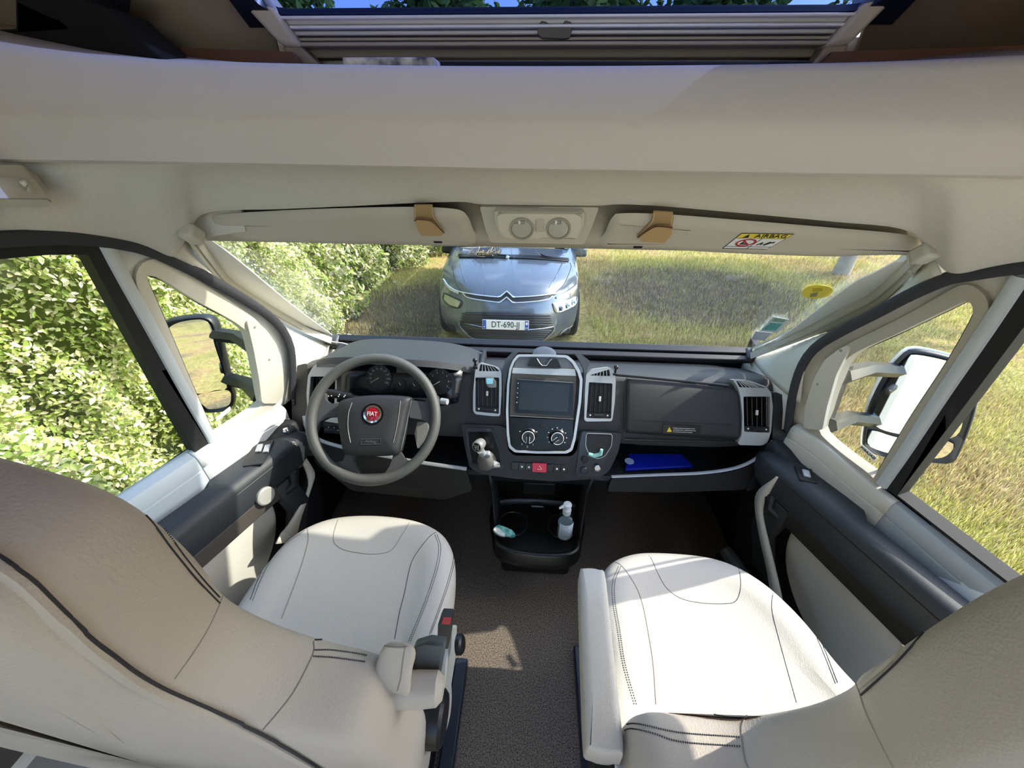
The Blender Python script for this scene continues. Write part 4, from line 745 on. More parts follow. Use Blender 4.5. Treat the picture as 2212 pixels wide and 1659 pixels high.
tube('pattern_line', [gk+fk[2]*.0097-fk[0]*.008, gk+fk[2]*.0097+fk[0]*.007], .0004, WHITE, nb, n=4)
box('lift_collar', gb+gd*.052+np.array([.014, 0, .004]), (.020, .016, .024), SILV, gt, bev=.004, fr=frame(gd))
mk('gaiter_fin', [on(p, PF, o_) for p, o_ in zip(z8((300, 1432), (440, 1330), (500, 1360), (505, 1400)), (.02, .035, .03, .02))], [(0, 1, 2, 3)], mat('fin', 'c9c7be', .35, metal=.2), gt, solid=.003)
# ================================================================== SEATS
def stitch2(px_, tree, par, d=(3.2, 0), m=THREAD, n=70, r=.0007):
    seam('stitching', px_, tree, m, par, r=r, off=.0003, n=60, dash=n); seam('stitching', [(x+d[0], y+d[1]) for x, y in px_], tree, m, par, r=r, off=.0003, n=60, dash=n)
def camplane(px, py, zc): return (CAM+ray(px, py)*zc, -CF)
z5 = zoom(500, 1080, 2.866); z6 = zoom(0, 980, 2.443); z9 = zoom(1180, 1160, 3.072); zr = zoom(1600, 1000, 2.518); za_ = zoom(740, 1300, 4.622)
BASEM = mat('seat_base', '10131a', .45)
def seat(s, lab, cush, back, zc0):
    cx = -.42 if s < 0 else .46
    t = thing('captain_seat', lab, 'seat', (cx, .45, 0))
    fn = lambda u, v, h: (u, v, zc0+h+.012*((u-cx)/.26)**2-.006*max(0, (v-.6)/.15))
    cu = pillow('seat_cushion', cush, [(.3, 0, -.004), (.65, 0, -.002), (1, .085, .006), (1, .045, .008), (1, .018, .0), (1, .004, -.022), (1, 0, -.05), (1, .004, -.09), (1, .02, -.13), (.5, 0, -.13)], fn, LEATHER, t, n=110, sub=1)
    fb = lambda u, v, h: (u, .27-.114*(v-.5)+h-.03*max(0, (v-1.15))*1.2, v)
    bk = pillow('backrest', back, [(.5, 0, -.006), (1, .035, .002), (1, .010, -.003), (1, .001, -.016), (1, -.002, -.05), (1, .002, -.084), (1, .012, -.097), (1, .045, -.104), (.55, 0, -.112)], fb, LEATHER2, t, n=150, sub=1)
    box('seat_plinth', (cx, .42, .19), (.40, .42, .36), BASEM, t, bev=.01)
    box('seat_slide', (cx, .45, .365), (.44, .44, .03), BLK, t, bev=.004)
    return t, cu, bk
c1_ = [(-.675, .24), (-.688, .42), (-.685, .56), (-.665, .66), (-.61, .725), (-.53, .757), (-.42, .765), (-.31, .748), (-.225, .70), (-.180, .61), (-.165, .45), (-.175, .24)]
def bo(c, pts): return [(c+x, z) for x, z in pts]+[(c-x, z) for x, z in pts[::-1] if x > 0]
hp = [(0, 1.290), (.05, 1.286), (.092, 1.268), (.132, 1.235), (.140, 1.17), (.134, 1.10), (.124, 1.055), (.140, 1.01), (.175, .965), (.215, .938), (.250, .92), (.270, .88), (.276, .80), (.274, .68), (.265, .55), (.25, .45), (.15, .43)]
t1, cu1, bk1 = seat(-1, 'driver captain seat in pale grey leather, its armrest folded up', c1_, bo(-.42, hp)+[(-.42, .43)], .505)
c2_ = [(.190, .22), (.182, .42), (.190, .55), (.225, .635), (.30, .68), (.40, .693), (.52, .685), (.60, .645), (.66, .565), (.695, .45), (.705, .24)]
hq = [(0, 1.275), (.045, 1.270), (.085, 1.25), (.104, 1.20), (.106, 1.14), (.100, 1.06), (.092, .99), (.088, .945), (.075, .90), (.078, .84), (.095, .79), (.135, .745), (.20, .735), (.262, .735), (.288, .71), (.295, .64), (.285, .5), (.20, .43)]
pr = [(.46-x, z) for x, z in hq]+[(.46+x, z) for x, z in [(.30, .45), (.31, .7), (.30, .85), (.24, .93), (.16, 1.0), (.13, 1.1), (.12, 1.18), (.09, 1.25), (.045, 1.272)]]
t2, cu2, bk2 = seat(1, 'passenger captain seat in cream leather, its armrest lowered', c2_, pr, .500)
b1, b2, b3, b4 = bvh(cu1), bvh(cu2), bvh(bk1), bvh(bk2)
def sm(l, tr_, par, m=SEAM, r=.0013): seam('seam', l, tr_, m, par, r=r, off=-.0002, n=50)
sm(z5((700, 70), (672, 100), (650, 150), (632, 220), (640, 270), (700, 310), (850, 335), (960, 325), (1010, 290), (1060, 210), (1110, 130), (1140, 105)), b1, cu1)
sm(z5((462, 135), (475, 230), (455, 330), (400, 500), (310, 735)), b1, cu1); sm(z5((1310, 190), (1240, 215), (1160, 310), (1110, 400), (1070, 580), (1040, 700), (1010, 860)), b1, cu1, THREAD, .0010)
stitch2(z5((440, 180), (330, 260), (240, 350), (170, 480), (115, 620)), b1, cu1, (5, 3)); stitch2(z5((1260, 215), (1283, 300), (1262, 430), (1200, 620), (1095, 880)), b1, cu1, (4.5, 0)); stitch2(z5((1325, 195), (1372, 260), (1385, 350), (1350, 500), (1290, 680), (1235, 830)), b1, cu1, (-4, 2))
sm(z9((652, 90), (700, 150), (740, 240), (800, 340), (900, 410), (1050, 440), (1200, 442), (1262, 420), (1290, 330), (1280, 220), (1252, 150)), b2, cu2, THREAD, .0009)
sm(z9((430, 160), (500, 190), (590, 320), (640, 450), (680, 650), (710, 850), (728, 1110)), b2, cu2); sm(z9((1530, 290), (1500, 400), (1500, 500), (1550, 700), (1610, 920), (1660, 1098)), b2, cu2, THREAD, .0009)
stitch2(z9((480, 195), (440, 300), (440, 420), (470, 600), (510, 850), (585, 1120)), b2, cu2, (5, 0)); stitch2(z9((1545, 300), (1650, 420), (1740, 560), (1830, 750), (1920, 975)), b2, cu2, (4.5, -2))
# driver backrest seams
seam('piping', z6((-420, 380), (-200, 440), (0, 550), (100, 620), (180, 680), (320, 820), (480, 970), (600, 1060), (720, 1150), (875, 1240), (1100, 1340), (1370, 1465), (1560, 1570), (1690, 1650), (1800, 1720)), b3, THREAD, bk1, r=.0013, off=.0018, n=140)
seam('piping_welt', z6((-420, 430), (-200, 490), (0, 600), (100, 665), (180, 735), (310, 860), (470, 1010), (590, 1105), (710, 1195), (865, 1280), (1090, 1380), (1360, 1500), (1540, 1600), (1640, 1655), (1760, 1730)), b3, LEATHER2, bk1, r=.0055, off=-.002, n=80)
sm(z6((1192, 700), (1160, 790), (1100, 920), (1020, 1050), (920, 1190)), b3, bk1, SEAM, .001); sm(z6((1655, 990), (1650, 1060), (1560, 1240), (1480, 1350), (1390, 1455)), b3, bk1, SEAM, .001)
seam('seam', z6((520, 150), (670, 235), (800, 360), (900, 495), (1035, 660), (1160, 790)), b3, THREAD, bk1, r=.0009, off=0); seam('stitching', z6((560, 150), (770, 290), (875, 410), (975, 545), (1085, 680), (1160, 760)), b3, THREAD, bk1, r=.0006, off=.0002, n=60, dash=60)
for l in (z5((515, 868), (600, 866), (750, 874), (860, 885)), z5((510, 930), (620, 930), (740, 945), (840, 962)), z5((505, 968), (620, 975), (740, 990), (830, 1003))): seam('stitching', l, b3, THREAD, bk1, r=.0007, off=.0003, n=40, dash=34)
for l in (z9((640, 1125), (800, 1138), (1000, 1160), (1200, 1190), (1300, 1198)), z9((515, 1250), (570, 1238), (650, 1248), (900, 1300), (1290, 1328)), z9((520, 1285), (570, 1272), (700, 1300), (900, 1360), (1295, 1390))): seam('stitching', l, b4, THREAD, bk2, r=.0008, off=.0003, n=40, dash=60)
sm(z9((1335, 1180), (1300, 1250), (1300, 1350), (1320, 1480), (1340, 1530)), b4, bk2); sm(zr((610, 1160), (640, 1230), (680, 1350), (750, 1500), (830, 1655)), b4, bk2)
seam('piping', zr((1535, 540), (1400, 595), (1200, 725), (1050, 865), (850, 1085), (655, 1262)), b4, THREAD, bk2, r=.0011, off=0, n=60); seam('piping_welt', zr((1535, 520), (1390, 570), (1190, 695), (1035, 830), (840, 1050), (645, 1220)), b4, LEATHER2, bk2, r=.003, off=-.001, n=60)
# driver armrest, raised
AP = camplane(860, 1440, .47); ab = pillow('armrest', [(800, 1478), (812, 1432), (826, 1400), (842, 1387), (872, 1388), (893, 1396), (898, 1415), (890, 1450), (884, 1500), (860, 1500), (826, 1490)], [(.4, 0, .013), (1, 6, .012), (1, 2, .009), (1, 0, .003), (1, 0, -.03), (1, 3, -.055), (.5, 0, -.06)], lambda u, v, h: on((u, v), AP, h), LEATHER2, t1, n=60, sub=1)
bb = bvh(ab); seam('armrest_seam', za_((335, 410), (450, 445), (560, 455), (640, 450)), bb, SEAM, ab, r=.001); seam('armrest_seam', za_((625, 440), (600, 600), (580, 760), (545, 890)), bb, SEAM, ab, r=.0009)
sheet('armrest_bracket', [za_((700, 460), (880, 405), (1030, 425), (965, 785), (690, 740))], camplane(930, 1430, .50), .018, mat('bracket_grey', '4a4f52', .5), t1, off=0, bev=.004)
tube('armrest_sleeve', [on(p, camplane(880, 1490, .485)) for p in ((850, 1492), (900, 1489), (945, 1487), (958, 1488))], [.020, .0205, .019, .012], LEATHER2, t1, n=18)
# buckle and side fittings of the driver seat
BP = camplane(960, 1370, .66); bq = sheet('belt_buckle', [fil([(946, 1348), (952, 1336), (974, 1337), (976, 1350), (968, 1402), (944, 1400)], 2)], BP, .03, mat('buckle_body', '2c2a26', .45), t1, bev=.003); sheet('release_button', [[(952, 1349), (956, 1337), (974, 1338), (972, 1350)]], BP, .006, mat('buckle_red', 'b5303a', .4), bq, off=.003, bev=.001)
SPX = lambda p, x=-.135: ax(*p, 'x', x)
sheet('side_cover', [[SPX(p) for p in [(978, 1352), (988, 1350), (984, 1420), (972, 1500), (955, 1580), (942, 1603), (939, 1590), (950, 1545), (962, 1480), (968, 1410)]]], (np.array([-.135, 0, 0]), np.array([1., 0, 0])), .012, mat('cover_white', 'c9ccc6', .35), t1, px=False, bev=.003)
rc_ = SPX((925, 1550), -.155); lathe('recliner_cover', [(.001, .03), (.036, .03), (.042, .024), (.043, 0), (.043, -.02)], rc_, frame((1, 0, .0), (0, 1, 0)), mat('recliner_black', '14161c', .4), t1, n=36)
sheet('seat_skirt', [[SPX(p, -.17) for p in [(905, 1500), (890, 1600), (858, 1640), (838, 1665), (850, 1700), (905, 1640), (915, 1520)]]], (np.array([-.17, 0, 0]), np.array([1., 0, 0])), .006, mat('skirt', 'd2cfc6', .45), t1, px=False, bev=.002)
lathe('height_knob', [(.001, .012), (.014, .012), (.018, .008), (.018, 0)], SPX((988, 1392), -.12), frame((1, 0, .2), (0, 1, 0)), mat('recliner_black', '14161c', .4), t1, n=24)
box('seat_rail', (-.185, .30, .02), (.04, .55, .04), mat('rail_navy', '1a2433', .35), t1, bev=.004)
box('seat_rail', (-.66, .36, .02), (.04, .55, .04), MATS['rail_navy'], t1, bev=.004); box('seat_rail', (.20, .36, .02), (.04, .55, .04), MATS['rail_navy'], t2, bev=.004); box('seat_rail', (.68, .36, .02), (.04, .55, .04), MATS['rail_navy'], t2, bev=.004)
# passenger armrest
A_ = np.array([.105, .215, .70]); B_ = np.array([.121, .487, .70]); d_ = B_-A_; L_ = np.linalg.norm(d_); fy = d_/L_; c_ = (A_+B_)/2+np.array([.026, 0, -.028])
ar = [(-.026, -L_/2-.004), (-.027, 0), (-.026, L_/2-.01), (-.018, L_/2), (0, L_/2+.003), (.018, L_/2), (.026, L_/2-.01), (.028, 0), (.029, -L_/2), (.022, -L_/2-.014), (0, -L_/2-.018), (-.02, -L_/2-.014)]
fx = np.array([fy[1], -fy[0], 0])
pillow('armrest', ar, [(.5, 0, .028), (1, .006, .027), (1, .0015, .023), (1, 0, .018), (1, -.001, -.02), (1, .005, -.027), (.5, 0, -.028)], lambda u, v, h: c_+fx*u+fy*v+np.array([0, 0, h]), LEATHER, t2, n=80)
box('armrest_hinge', c_-fy*(L_/2+.012)+np.array([.004, 0, -.05]), (.035, .05, .06), BLK, t2, bev=.006); tube('hinge_bolt', [c_-fy*(L_/2+.01)+np.array([.0, 0, -.06]), c_-fy*(L_/2+.01)+np.array([.07, .01, -.06])], .009, CHROME, t2, n=14)
# box bench behind the driver
o = box('step_box', (-.86, .02, .21), (.24, .5, .42), mat('bench_grey', '8b8780', .8, bump=.2, scale=800), bev=.02); tag(o, 'grey lined box between the driver seat back and the door', 'box'); box('vent_slot', (-.82, .05, .425), (.07, .05, .01), BLK, o, bev=.002)
# ================================================================== SMALL THINGS
bx_ = ax(1219, 1167, 'z', .262)
bt = thing('pump_bottle', 'clear pump bottle with white pump standing in the console tray', 'bottle', bx_); Fz = frame((.0, .0, 1))
bm_ = glassmat('clear_plastic', (.62, .70, .74)); B0 = np.array(bx_)+[0, .022, 0]
lathe('bottle_body', [(.001, 0), (.026, .0), (.0275, .004), (.0275, .095), (.024, .106), (.014, .113), (.013, .118)], B0, Fz, bm_, bt); lathe('gel', [(.001, .002), (.0255, .003), (.0262, .006), (.0262, .07), (.001, .071)], B0, Fz, mat('gel', 'aab4ba', .1), bt)
lathe('collar', [(.014, .116), (.0145, .118), (.0145, .138), (.012, .141), (.006, .141), (.006, .152)], B0, Fz, mat('pump_white', 'dfe3e8', .35), bt); lathe('pump_head', [(.006, .150), (.012, .151), (.0145, .156), (.0135, .162), (.001, .164)], B0, Fz, MATS['pump_white'], bt)
tube('nozzle', [B0+[0, 0, .156], B0+[-.016, -.006, .156], B0+[-.028, -.010, .150]], [.007, .0055, .0035], MATS['pump_white'], bt, n=10)
lw_ = [[B0+[.0279*math.sin(a), -.0279*math.cos(a), z] for a in np.linspace(-.9, 1.2, 18)] for z in (.010, .085)]; lbb = loft('bottle_label', lw_, mat('bottle_paper', 'c6d0de', .5), bt, solid=.0008)
for k, z in enumerate((.078, .072, .062, .056, .050, .044, .038, .030)): tube('print_line', [B0+[.0286*math.sin(a), -.0286*math.cos(a), z] for a in np.linspace(-.6, .2+.1*(k % 3), 8)], .0006, mat('print_grey', '56647a', .6), lbb, n=4)
tp_ = ax(1090, 1158, 'z', .275); t = thing('tissue_pack', 'small teal and white wrapped packet in the tray cup holder', 'packet', tp_)
frt = frame((.15, -.45, .9), (1, -.25, 0)); T0 = np.array(tp_)+[0, .01, .012]
pillow('packet', [(-.040, -.004), (-.034, .012), (-.018, .016), (.016, .014), (.032, .008), (.040, -.006), (.022, -.014), (-.02, -.016)], [(.5, 0, .012), (1, .003, .010), (1, 0, 0), (1, .003, -.010), (.5, 0, -.011)], lambda u, v, h: T0+frt[0]*u+frt[1]*v+frt[2]*(h+.002*math.sin(u*400)), mat('packet_teal', '2f8f8c', .3, col2='9fd8d0', vscale=60), t, n=50)
pillow('packet_end', [(-.041, -.010), (-.036, .004), (-.006, -.002), (.006, -.018), (-.02, -.020)], [(.5, 0, .013), (1, .002, .012), (1, 0, 0), (1, .003, -.008), (.5, 0, -.008)], lambda u, v, h: T0+frt[0]*u+frt[1]*v+frt[2]*h, mat('packet_white', 'cfd6d4', .5), t, n=40)
bp_ = np.array(ax(1161, 1094, 'y', 1.03)); o = box('key_card', bp_, (.048, .006, .009), mat('pen_grey', '8d9092', .3, metal=.5), bev=.002); tag(o, 'slim grey metal clip lying in the dark console slot', 'clip')
# folder and papers in the dash shelf
zsh = .494
fd = [ax(*p, 'z', zsh+.012) for p in z1((225, 1190), (240, 1345), (935, 1310), (820, 1188))]; 
fo = sheet('document_folder', [[fd[0]*.7+fd[3]*.3+np.array([-.045, 0, 0]), fd[1], fd[2], fd[3]]], (np.array([0, 0, zsh+.012]), np.array([0, 0, 1.])), .010, mat('folder_blue', '1228b4', .3), px=False, bev=.002); tag(fo, 'bright blue document folder on the dashboard shelf under the glovebox', 'folder')
c = ax(*z1((282, 1262))[0], 'z', zsh+.0125); lathe('folder_emblem', [(.016, 0), (.016, .0006), (.0135, .0006), (.0135, .0002), (.0105, .0002), (.0105, .0006), (.001, .0006)], c, frame((0, 0, 1)), mat('emblem_pale', 'b8c6ee', .4), fo, n=30)
cB = ax(*z1((560, 1130))[0], 'y', 1.12); o = box('manual', (cB[0], 1.12, zsh+.030), (.155, .012, .048), mat('manual_grey', '4c4f4c', .7, col2='2b2d2b', vscale=60), bev=.002, fr=frame((0, -.3, 1))); tag(o, 'grey patterned booklet leaning behind the blue folder', 'booklet')
# cup contents, air freshener, cable
cc = np.array(on(z8((1560, 1255))[0], PF, .024)); o = tube('charger_plug', [cc+[-.028, 0, -.004], cc+[-.01, -.004, -.008], cc+[.010, -.002, .0], cc+[.012, 0, .018]], [.006, .0075, .007, .005], mat('mint', '9cd6cb', .4), n=12); tag(o, 'mint green curved clip in the cup pocket above the sockets', 'clip')
af = thing('air_freshener', 'square clip air freshener with pale blue window on a vent', 'air freshener', on(z8((405, 490))[0], PF, .02)); sheet('case', [fil(z8((345, 430), (420, 425), (460, 480), (462, 540), (380, 540), (345, 490)), 3)], PF, .014, mat('case_grey', '6c716f', .25), af, off=.032, bev=.003); sheet('window', [fil(z8((352, 438), (425, 440), (425, 500), (358, 500)), 2)], PF, .004, mat('window_blue', '8fd0e4', .15), af, off=.034, bev=.001)
o = tube('cable', [ax(708, 737, 'y', 1.33), ax(740, 741, 'y', 1.30), ax(770, 750, 'y', 1.27), ax(791, 762, 'y', 1.24), ax(800, 785, 'y', 1.22)], .0022, mat('cable_white', 'e8e6df', .5), n=8); tag(o, 'thin white cable running from the windscreen corner behind the wheel', 'cable')
# windscreen stickers
def glue(lab, nm, cat, l, m, off=-.009): o = sheet(nm, [l], WS, .0006, m, off=off); tag(o, lab, cat); return o
zy = zoom(1200, 480, 2.186)
st = glue('oval yellow sticker on the windscreen, passenger side', 'round_sticker', 'sticker', [tuple(p) for p in closed(zy((1163, 335), (1185, 308), (1240, 297), (1295, 306), (1311, 325), (1290, 350), (1235, 360), (1180, 355)), 40)], mat('sticker_yellow', 'f2dd3a', .5))
sheet('sticker_print', [zy((1205, 338), (1240, 330), (1233, 350), (1200, 354))], WS, .0004, mat('sticker_grey', '8e8c5a', .6), st, off=-.0085)
sheet('sticker_print', [zy((1215, 312), (1262, 310), (1260, 326), (1212, 328))], WS, .0004, mat('sticker_ochre', 'c9b324', .6), st, off=-.0085)
st = glue('teal and white square sticker low on the windscreen, passenger side', 'square_sticker', 'sticker', zy((1028, 446), (1104, 460), (1050, 522), (962, 516)), mat('sticker_white', 'd4e4e4', .5)); sheet('sticker_print', [zy((1015, 476), (1072, 480), (1040, 512), (975, 508))], WS, .0004, mat('sticker_teal', '4fb0ae', .5), st, off=-.0085)
sheet('sticker_print', [zy((1035, 452), (1090, 462), (1075, 474), (1022, 468))], WS, .0004, mat('sticker_green', '87a98f', .5), st, off=-.0085)
glue('pale torn paper sticker at the windscreen bottom beside the teal one', 'paper_sticker', 'sticker', zy((945, 515), (1025, 522), (985, 560), (925, 552)), mat('sticker_pale', 'cdd2e0', .5))
for s, l in ((-1, [(466, 902), (497, 878), (499, 886), (468, 911)]), (1, [(1857, 966), (1862, 960), (1894, 988), (1887, 998)])):
    o = sheet('window_sticker', [l], DP[s], .0006, mat('sticker_white2', 'eef0ee', .5), off=-.020); tag(o, 'white rectangular sticker in the corner of the '+('driver' if s < 0 else 'passenger')+' quarter window', 'sticker')
    if s > 0:
        a, b = on((1859, 965), DP[1], -.0195), on((1891, 993), DP[1], -.0195); X_ = (a-b)/np.linalg.norm(a-b); text('sticker_lettering', 'GALARM', (a+b)/2, (X_, np.cross(-DP[1][1], X_), -DP[1][1]), .0105, INK, o, ext=.0006)
# ================================================================== OUTDOORS
def gmat():
    m = bpy.data.materials.new('dry_meadow'); m.use_nodes = True; n = m.node_tree; L = n.links; b = n.nodes['Principled BSDF']; b.inputs['Roughness'].default_value = .95; b.inputs['Specular IOR Level'].default_value = .1
    tc = n.nodes.new('ShaderNodeTexCoord'); a = n.nodes.new('ShaderNodeTexNoise'); a.inputs['Scale'].default_value = .9; a.inputs['Detail'].default_value = 6; c = n.nodes.new('ShaderNodeTexNoise'); c.inputs['Scale'].default_value = 22; c.inputs['Detail'].default_value = 5; c.inputs['Roughness'].default_value = .75
    L.new(tc.outputs['Object'], a.inputs[0]); L.new(tc.outputs['Object'], c.inputs[0]); r = n.nodes.new('ShaderNodeValToRGB'); e = r.color_ramp.elements
    for p, h in ((.36, 'aba368'), (.48, 'c2b478'), (.58, 'c4a87c'), (.68, '9c8f74')):
        q = e.new(p); q.color = (*lin(h), 1)
    e.remove(e[0]); e.remove(e[-1]); L.new(a.outputs[0], r.inputs[0])
    r2 = n.nodes.new('ShaderNodeValToRGB'); r2.color_ramp.elements[0].position = .35; r2.color_ramp.elements[0].color = (.45, .45, .42, 1); r2.color_ramp.elements[1].position = .62; r2.color_ramp.elements[1].color = (1.25, 1.22, 1.1, 1); L.new(c.outputs[0], r2.inputs[0])
    mx = n.nodes.new('ShaderNodeMix'); mx.data_type = 'RGBA'; mx.blend_type = 'MULTIPLY'; mx.inputs[0].default_value = 1; L.new(r.outputs[0], mx.inputs[6]); L.new(r2.outputs[0], mx.inputs[7]); L.new(mx.outputs[2], b.inputs[0])
    bp = n.nodes.new('ShaderNodeBump'); bp.inputs['Strength'].default_value = .8; bp.inputs['Distance'].default_value = .05; L.new(c.outputs[0], bp.inputs['Height']); L.new(bp.outputs[0], b.inputs['Normal']); return m
nx = 90; gv = []; X, Y = np.meshgrid(np.linspace(-45, 45, nx), np.linspace(-45, 60, nx)); Zg = GZ-.02+.04*np.sin(X*.9)*np.cos(Y*.7)*np.clip((np.abs(X)-1.5)/3, 0, 1)
gr = loft('ground', [[(X[i, j], Y[i, j], Zg[i, j]) for j in range(nx)] for i in range(nx)], gmat()); tag(gr, 'dry meadow ground around the van, straw and brown patches', 'ground', kind='structure')
def vcmat(name, rough=.6, trans=.35):
    m = bpy.data.materials.new(name); m.use_nodes = True; n = m.node_tree; b = n.nodes['Principled BSDF']; a = n.nodes.new('ShaderNodeAttribute'); a.attribute_name = 'tint'; n.links.new(a.outputs[0], b.inputs[0]); b.inputs['Roughness'].default_value = rough; b.inputs['Specular IOR Level'].default_value = .3
    if trans:
        t = n.nodes.new('ShaderNodeBsdfTranslucent'); n.links.new(a.outputs[0], t.inputs[0]); x = n.nodes.new('ShaderNodeMixShader'); x.inputs[0].default_value = trans; n.links.new(b.outputs[0], x.inputs[1]); n.links.new(t.outputs[0], x.inputs[2]); n.links.new(x.outputs[0], n.nodes['Material Output'].inputs[0])
    return m
def polymesh(name, V, nper, faces, cols, m, parent=None):
    """V: (N, nper, 3) vertices of N pieces; faces: per-piece face index lists; cols: (N, 3)"""
    N = len(V); me = bpy.data.meshes.new(name); me.vertices.add(N*nper); me.vertices.foreach_set('co', V.reshape(-1).astype(np.float32))
    fl = np.concatenate([np.array(f) for f in faces]); nl = len(fl); idx = (np.arange(N)[:, None]*nper+fl[None, :]).reshape(-1)
    me.loops.add(N*nl); me.loops.foreach_set('vertex_index', idx.astype(np.int32)); lens = np.tile([len(f) for f in faces], N); st = np.concatenate([[0], np.cumsum(lens)[:-1]])
    me.polygons.add(N*len(faces)); me.polygons.foreach_set('loop_start', st.astype(np.int32)); me.polygons.foreach_set('loop_total', lens.astype(np.int32)); me.update(calc_edges=True); me.validate()
    ca = me.color_attributes.new('tint', 'FLOAT_COLOR', 'POINT'); c4 = np.ones((N*nper, 4), np.float32); c4[:, :3] = np.repeat(cols, nper, 0); ca.data.foreach_set('color', c4.reshape(-1))
    me.materials.append(m); o = bpy.data.objects.new(name, me); link(o, parent); return o
def palette(hs, N, jit=.15):
    P = np.array([lin(h) for h in hs]); c = P[RNG.integers(0, len(P), N)]; return np.clip(c*(1+RNG.normal(0, jit, (N, 1))), 0.002, 1)
LF = vcmat('leaf', trans=.45)
def leaves(C, size, nrm_bias):
    """leaf shape: 6 points folded along the midrib"""
    N = len(C); a = RNG.normal(0, 1, (N, 3)); a /= np.linalg.norm(a, axis=1)[:, None]; nn = RNG.normal(0, .6, (N, 3))+nrm_bias; nn /= np.linalg.norm(nn, axis=1)[:, None]
    a = a-nn*np.sum(a*nn, 1)[:, None]; a /= np.linalg.norm(a, axis=1)[:, None]; b = np.cross(nn, a); s = (size*RNG.uniform(.6, 1.3, N))[:, None]
    tpl = [(-.5, 0, 0), (-.1, .26, .06), (.25, .2, .04), (.55, 0, -.04), (.25, -.2, .04), (-.1, -.26, .06)]
    return np.stack([C+s*(a*u+b*v+nn*w_) for u, v, w_ in tpl], 1)
LFACES = [(0, 1, 2, 3), (0, 3, 4, 5)]
# hedge along the driver side and beyond
path = np.array([(-6.5, -9), (-2.9, -3.2), (-2.0, -.6), (-1.98, .8), (-2.12, 2.2), (-2.42, 3.8), (-2.80, 5.4), (-2.80, 7.2), (-2.2, 9.2), (-1.4, 11.2), (.2, 13.2)]); pt = resample([(x, y, 0) for x, y in path], 200)[:, :2]
tg = np.gradient(pt, axis=0); tg /= np.linalg.norm(tg, axis=1)[:, None]; no = np.stack([tg[:, 1], -tg[:, 0]], 1)
def iy(y): return float(np.interp(y, pt[:, 1], np.arange(len(pt))))
def hedge_pts(N, i0, i1, depth, h0=0., h1=3.2):
    i = RNG.uniform(i0, i1, N); k = i.astype(int).clip(0, 198); f = (i-k)[:, None]; p = pt[k]*(1-f)+pt[k+1]*f; n2 = no[k]; z = RNG.uniform(h0, h1, N)
    lump = .20*np.sin(i*.55+z*2.1)+.14*np.sin(i*1.3-z*3.7)+.08*np.sin(i*2.9+z*6.1)-.22*(z/3)**2+.25*np.clip(.5-z, 0, 1)*-1*0
    d = -np.abs(RNG.exponential(depth, N)); q = p+n2*(lump+d)[:, None]; C = np.stack([q[:, 0], q[:, 1], z+GZ], 1); return C, np.stack([n2[:, 0], n2[:, 1], np.full(N, .8)], 1)*.9, d
hd = thing('hedge', 'tall leafy green hedge close beside the driver window and onward past the car', 'hedge', (-2.2, 1, GZ))
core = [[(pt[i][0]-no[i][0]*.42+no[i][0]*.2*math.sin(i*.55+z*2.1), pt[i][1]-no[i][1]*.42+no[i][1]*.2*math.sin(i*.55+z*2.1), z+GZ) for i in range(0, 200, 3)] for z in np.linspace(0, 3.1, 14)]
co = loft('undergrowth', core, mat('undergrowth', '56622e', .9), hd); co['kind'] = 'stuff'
HC = ['8fa552', 'b0bd6e', 'c6cf8e', '7c9148', 'd0d3a8', 'e0dcc4', 'bdb48c', 'a3ad6c', 'e6e0d0', '6d7c40']
Cn, bn_, dn_ = hedge_pts(120000, iy(-.3), iy(3.9), .07, 0, 2.9); V = leaves(Cn, .032, bn_); fo = polymesh('foliage', V, 6, LFACES, palette(HC, len(V))*1.3, LF, hd); fo['kind'] = 'stuff'
Cn, bn_, dn_ = hedge_pts(60000, iy(3.7), 198, .18, 0, 3.3); V = leaves(Cn, .085, bn_); fo = polymesh('foliage', V, 6, LFACES, palette(HC, len(V), .25)*1.15, LF, hd); fo['kind'] = 'stuff'
Cn, bn_, dn_ = hedge_pts(9000, 0, iy(-.2), .15, 0, 3.0); V = leaves(Cn, .10, bn_); fo = polymesh('foliage', V, 6, LFACES, palette(HC, len(V))*1.3, LF, hd); fo['kind'] = 'stuff'
# the 300 largest leaves in view, one object each
Cn, bn_, dn_ = hedge_pts(9000, iy(.1), iy(2.6), .001, .45, 2.3); C2 = []
for c, b in zip(Cn, bn_):
    d = c-CAM; zc = d@CF
    if zc > .1 and 0 < 1106+F*(d@CR)/zc < 560 and 540 < 829-F*(d@CU)/zc < 1060: C2.append(c+np.array([.03, 0, 0]))
C2 = np.array(C2[:300]); V = leaves(C2, .038, np.tile([.7, 0, .6], (len(C2), 1))); cl_ = palette(HC[:6], 8, .05); me_l = []
for k in range(8):
    vs = V[k]-C2[k]; o = mk('leaf', vs, LFACES, mat('leaf_%s' % 'abcdefgh'[k], tuple(cl_[k]), .5), hd); me_l.append(o.data)
    o.location = Vector(C2[k]); o.matrix_parent_inverse = Matrix.Translation(-Vector(hd.location))
for k in range(8, len(C2)):
    o = bpy.data.objects.new('leaf', me_l[k % 8]); link(o, hd); o.location = Vector(C2[k]); o.rotation_euler = (RNG.uniform(-.6, .6), RNG.uniform(-.6, .6), RNG.uniform(-3, 3)); s = RNG.uniform(.8, 1.25); o.scale = (s, s, s)
